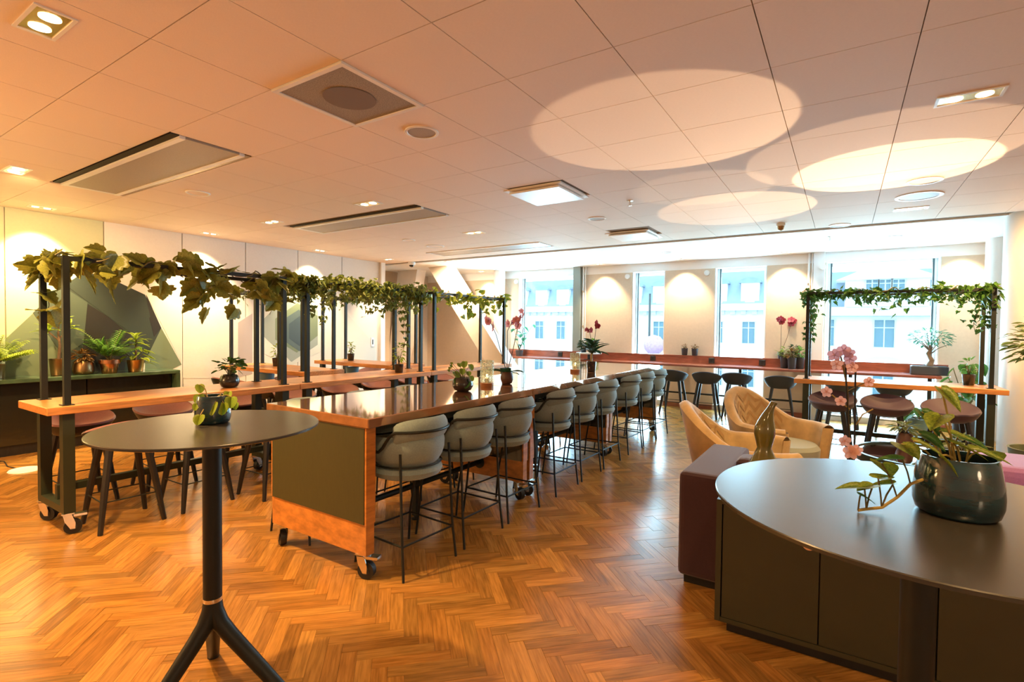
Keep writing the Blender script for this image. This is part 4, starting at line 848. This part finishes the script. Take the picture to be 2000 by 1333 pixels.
# round white tray table with pots behind the island
b = wc(1150, 9.70); t = thing('tray_stand', 'round white tray stand with pots behind the red-flowered plant', 'tray', (b.x, b.y, zc)); MB().lathe([(.25, .12), (.26, .125), (.26, .145), (.0001, .145)], 40).build('tray', 'white_plastic', t, True); MB().lathe([(.10, 0), (.10, .008), (.03, .012), (.03, .12)], 20).build('foot', 'pot_grey', t, True)
for i, (dx, lm, lb) in enumerate(((-.12, 'leaf_dark', 'dark foliage pot on the round white tray, left one'), (.1, 'leaf_fern', 'green foliage pot on the round white tray, right one'))):
    t = thing('potted_plant', lb, 'potted plant', (b.x+dx, b.y, zc+.1451), 0, 'pots on the white tray'); zs = pot(t, .07, .10, 'pot_black', 'taper'); bushy(t, zs, .13, .10, 60, LEAF(O_OVAL, lm), .08, seed=40+i)
# bonsai
b = wc(1815, 9.80); t = thing('bonsai', 'small bonsai tree in a long grey tray pot on the window counter', 'potted plant', tuple(b)); bxo('tray_pot', 'pot_grey', t, -.22, .22, -.09, .09, 0, .13, bev=.008); bxo('soil', 'soil', t, -.2, .2, -.07, .07, .1301, .135)
MB().tube([(0, 0, .13), (.03, 0, .22), (-.02, 0, .32), (.03, 0, .42)], [.045, .032, .024, .012], 10).build('trunk', 'bark', t, True)
for k in range(7): a = k*.9; MB().tube([(0, 0, .30+.02*k), (math.cos(a)*.10, math.sin(a)*.05, .40+.02*k), (math.cos(a)*.22, math.sin(a)*.1, .46+.03*k)], [.010, .006, .003], 6).build('branch', 'bark', t, True)
bushy(t, .4, .29, .17, 190, LEAF(O_OVAL, 'leaf_teal'), .06, joined='foliage', cz=.55, trunk=.42, seed=51)
# --- things on the low cabinet
b = Vector((-.325, 2.85, .6651)); t = thing('gourd_vase', 'olive green gourd-shaped vase with a bent neck', 'vase', tuple(b))
pr = [(.07, 0), (.088, .04), (.092, .09), (.078, .15), (.048, .21), (.033, .245), (.040, .275), (.049, .315), (.047, .35), (.036, .385), (.025, .415), (.017, .44), (.0145, .46), (.0155, .475), (.011, .475), (.011, .455)]
def bend(r, z, q):
    s_ = max(0, z-.33)/.145; c = CR*(.045*s_*s_); return (c.x+r*math.cos(q), c.y+r*math.sin(q), z-.006*s_*math.cos(q-.58))
MB().grid(28, len(pr), lambda u, v: bend(*pr[min(int(round(v*(len(pr)-1))), len(pr)-1)], u*2*PI), True).build('vase_body', 'vase_olive', t, True, True)
b = Vector((.05, 2.86, .6651)); t = thing('potted_orchid', 'peach and lilac orchid tied to two dark stakes behind the right high table', 'potted plant', tuple(b)); zs = pot(t, .06, .11, 'pot_black', 'taper')
def rel(px, py, dep=0): d = R3@_d(px, py); k = (b.dot(CV)+dep)/Vector((d[0], d[1], 0)).dot(CV); return Vector(C3+k*d)-b
for pa_, pb_ in (((1651, 705), (1660, 925)), ((1671, 716), (1668, 925))): MB().tube([rel(*pb_)*1.0, rel(*pa_)], .004, 6).build('stake', 'rubber', t); MB().tube([Vector((0, 0, zs)), rel(*pb_)], .004, 6).build('stake', 'rubber', t)
MB().tube([Vector((0, 0, zs)), rel(1658, 850), rel(1655, 760), rel(1646, 712), rel(1640, 690)], .0035, 6).build('flower_spike', 'stem', t, True); MB().tube([rel(1660, 800), rel(1640, 785), rel(1625, 772)], .003, 5).build('flower_spike', 'stem_yellow', t); MB().tube([rel(1672, 830), rel(1685, 810), rel(1705, 800)], .003, 5).build('flower_spike', 'stem_yellow', t); MB().tube([rel(1655, 765), rel(1680, 752), rel(1695, 745)], .003, 5).build('flower_spike', 'stem', t)
for (px, py, m_, s_) in ((1648, 685, 'petal_lilac', .030), (1658, 690, 'petal_lilac', .026), (1630, 694, 'petal_lilac', .030), (1660, 702, 'petal_lilac', .030), (1634, 712, 'petal_peach', .028), (1664, 718, 'petal_peach', .026), (1614, 766, 'petal_peach', .026), (1642, 784, 'petal_peach', .024), (1697, 746, 'petal_peach', .024), (1650, 862, 'petal_peach', .028), (1662, 884, 'petal_peach', .034), (1672, 880, 'petal_peach', .028)): flower(t, rel(px, py, -.02), s_, m_, (.1+rnd(-.4, .4), -1, rnd(-.2, .3)))
for k in range(4): link('leaf', LEAF(O_OVAL, 'leaf_green', fold=.25, droop=.35), t, orient(Vector((0, 0, zs)), tilt_dir(k*1.6+.2, .4), .19, 0))
b = Vector((.36, 2.87, .6651)); t = thing('potted_plant', 'variegated plant in a clear glass jar behind the teal pot', 'potted plant', tuple(b)); MB().lathe([(.05, 0), (.06, .01), (.06, .11), (.055, .115)], 28, cap=False).build('jar', 'jar_glass', t, True); MB().lathe([(.0001, .004), (.053, .012), (.053, .07), (.0001, .075)], 24).build('soil', 'soil', t, True); bushy(t, .07, .09, .085, 50, LEAF(O_OVAL, 'leaf_varieg'), .055, seed=61)
# --- on the coffee table, floor planters at the right
b = Vector((.50, 6.02, .4181)); t = thing('potted_plant', 'dark pot with pale variegated leaves on the mirror coffee table', 'potted plant', tuple(b)); zs = pot(t, .07, .14, 'pot_terracotta', 'globe'); bushy(t, zs, .12, .07, 55, LEAF(O_OVAL, 'leaf_varieg'), .075, seed=71)
b = Vector((.86, 5.75, .4181)); t = thing('potted_plant', 'low white-green plant in a dark bowl on the mirror coffee table', 'potted plant', tuple(b)); zs = pot(t, .08, .08, 'pot_grey', 'taper'); bushy(t, zs, .16, .07, 60, LEAF(O_OVAL, 'leaf_varieg'), .06, seed=72)
b = Vector((1.52, 6.42, 0)); t = thing('potted_tree', 'ficus tree in a round sage planter at the right edge', 'potted plant', tuple(b)); pot(t, .24, .46, 'pot_sage', 'taper', 'pot_sand'); MB().tube([(0, 0, .38), (.02, .02, .7), (-.03, 0, 1.0), (.02, 0, 1.25)], [.03, .022, .018, .010], 8).build('trunk', 'bark', t, True); bushy(t, 1.0, .30, .26, 260, LEAF(O_OVAL, 'leaf_ivy'), .085, cz=1.40, trunk=1.05, seed=81, joined='foliage')
for (c, lb, sd, h) in (((1.33, 8.62, 0), 'tall leafy plant in a dark blue floor pot behind the right gantry posts', 91, .50), ((.86, 8.5, 0), 'shorter leafy plant in a grey-blue floor pot under the right gantry table end', 92, .38)):
    t = thing('potted_plant', lb, 'potted plant', c, 0, 'floor pots by the round column'); zs = pot(t, .15, h, 'pot_blue' if sd == 92 else 'pot_grey', 'taper')
    for k in range(22 if sd == 91 else 10): a = rnd(0, 2*PI); stem_leaf(t, (0, 0, zs), (math.cos(a)*rnd(.05, .26), math.sin(a)*rnd(.05, .26), zs+rnd(.1, .78 if sd == 91 else .3)), LEAF(O_HEART, 'leaf_green'), rnd(.13, .2), None, .005, 'stem')
# ------------------------------------------------------------------ across the street
struct(bxo('ground_street', 'asphalt', None, -90, 60, Y1+1.0, 120, -6.1, -6.0))
FY = 50
def bld(name, label, x0, x1, y, z0, zc_, roof):
    t = thing(name, label, 'building', (0, 0, 0)); bxo('wall', 'stone_white', t, x0, x1, y, y+12, -6, zc_); bxo('cornice', 'stone_white', t, x0-.3, x1+.3, y-.6, y, zc_-.5, zc_+.1)
    n = int((x1-x0)/.9)
    for k in range(n): bxo('dentil', 'far_frame', t, x0+.9*k, x0+.9*k+.4, y-.35, y-.001, zc_-.85, zc_-.501)
    m = MB().prism([(y+.2, zc_+.1), (y+11.8, zc_+.1), (y+10.5, zc_+roof), (y+1.5, zc_+roof)], x0, x1, ax='x').build('roof', 'slate_roof', t)
    return t
def far_window(t, x, z, w, h, y): f = bxo('window', 'far_glass', t, x-w/2, x+w/2, y-.04, y-.001, z-h/2, z+h/2); MB().box(x-w/2-.1, x-w/2, y-.12, y, z-h/2, z+h/2).box(x+w/2, x+w/2+.1, y-.12, y, z-h/2, z+h/2).box(x-w/2-.1, x+w/2+.1, y-.15, y, z+h/2, z+h/2+.12).box(x-.04, x+.04, y-.07, y-.041, z-h/2, z+h/2).box(x-w/2, x-.04, y-.07, y-.041, z+h*.2, z+h*.2+.07).box(x+.04, x+w/2, y-.07, y-.041, z+h*.2, z+h*.2+.07).build('window_frame', 'far_frame', f)
def fx(px, py): p = ony(px, py, FY); return p.x, p.z
w1 = bld('building', 'white classical building with slate mansard roof across the street', -60, -2.4, FY, -6, fx(1450, 596)[1], 3.6)
zw = fx(1462, 650)[1]; xs = []; x = fx(1462, 650)[0]; st = fx(1102, 646)[0]-fx(1060, 646)[0]
for k in range(-6, 18):
    xx = x-st*k
    if xx < -2.6: far_window(w1, xx, zw, 1.0, 1.9, FY); far_window(w1, xx, zw-3.9, 1.0, 1.9, FY)
zr = fx(1465, 574)[1]
for k in range(0, 16):
    xx = x-st*k
    d = bxo('dormer', 'stone_white', w1, xx-.75, xx+.75, FY+.3, FY+2.5, zr-1.2, zr+1.0); MB().prism([(xx+.95*math.cos(q), zr+1.0+.5*math.sin(q)) for q in np.linspace(0, PI, 10)], FY+.2, FY+2.5, ax='y').build('dormer_hood', 'slate_roof', d); bxo('dormer_window', 'far_frame', d, xx-.4, xx+.4, FY+.25, FY+.299, zr-1.0, zr+.8)
# central pavilion with pediment
xa, xb = fx(1650, 580)[0], fx(1812, 580)[0]; za = fx(1730, 548)[1]; zt = fx(1728, 512)[1]; y = FY-1.2
w2 = thing('building', 'white temple-fronted pavilion with a pediment across the street', 'building', (0, 0, 0)); bxo('wall', 'stone_white', w2, -1.55, 16, FY-1.0, FY+10, -6, fx(1730, 600)[1]); bxo('wall', 'stone_white', w2, xa, xb, y, FY+9, fx(1730, 600)[1]+.001, za)
MB().prism([(xa-.6, za), (xb+.6, za), ((xa+xb)/2, zt)], y-.5, FY+8, ax='y').build('pediment', 'stone_white', w2); MB().prism([(xa+.9, za+.3), (xb-.9, za+.3), ((xa+xb)/2, zt-.5)], y-.56, y-.501, ax='y').build('tympanum', 'stone_white', w2); bxo('cornice', 'stone_white', w2, -1.5, 16, y-.6, y+.1, fx(1730, 603)[1]-.6, fx(1730, 603)[1])
for px in (1702, 1727, 1752): xx, zz = fx(px, 562); far_window(w2, xx, zz, .75, 1.0, y)
xx, zz = fx(1725, 652); far_window(w2, xx, zz, 1.25, 2.1, FY-1.0); xx0, zz0 = fx(1618, 650); far_window(w2, xx0, zz0, .8, 2.1, FY-1.0)
MB().prism([(xx+1.5*math.cos(q), zz-2.5+.75*math.sin(q)) for q in np.linspace(0, PI, 14)], FY-1.5, FY-1.001, ax='y').build('arched_hood', 'far_frame', w2); far_window(w2, xx, zz-4.2, 1.25, 2.1, FY-1.0)
for px in (1668, 1790): q, z_ = fx(px, 617); bxo('lintel', 'far_frame', w2, q-1.3, q+1.3, FY-1.3, FY-1.001, z_-.08, z_+.08)
bxo('side_roof', 'slate_roof', w2, -1.5, 16, FY+1, FY+9, fx(1730, 600)[1], fx(1630, 530)[1]); 
t = thing('street_lamp', 'twin street poles with a pink-lilac round globe, seen through the second window', 'street lamp', (ony(1268, 660, 24).x, 24, -6)); MB().tube([(0, 0, 0), (0, 0, 9.2)], .05, 8).build('pole', 'frame_dark', t); MB().tube([(.9, 0, 0), (.9, 0, 8.8)], .05, 8).build('pole', 'frame_dark', t)
MB().lathe([(.0001, -.48), (.27, -.4), (.44, -.19), (.48, 0), (.44, .19), (.27, .4), (.0001, .48)], 20, (.3, -.2, ony(1273, 674, 24).z+6)).build('globe', 'petal_lilac', t, True)
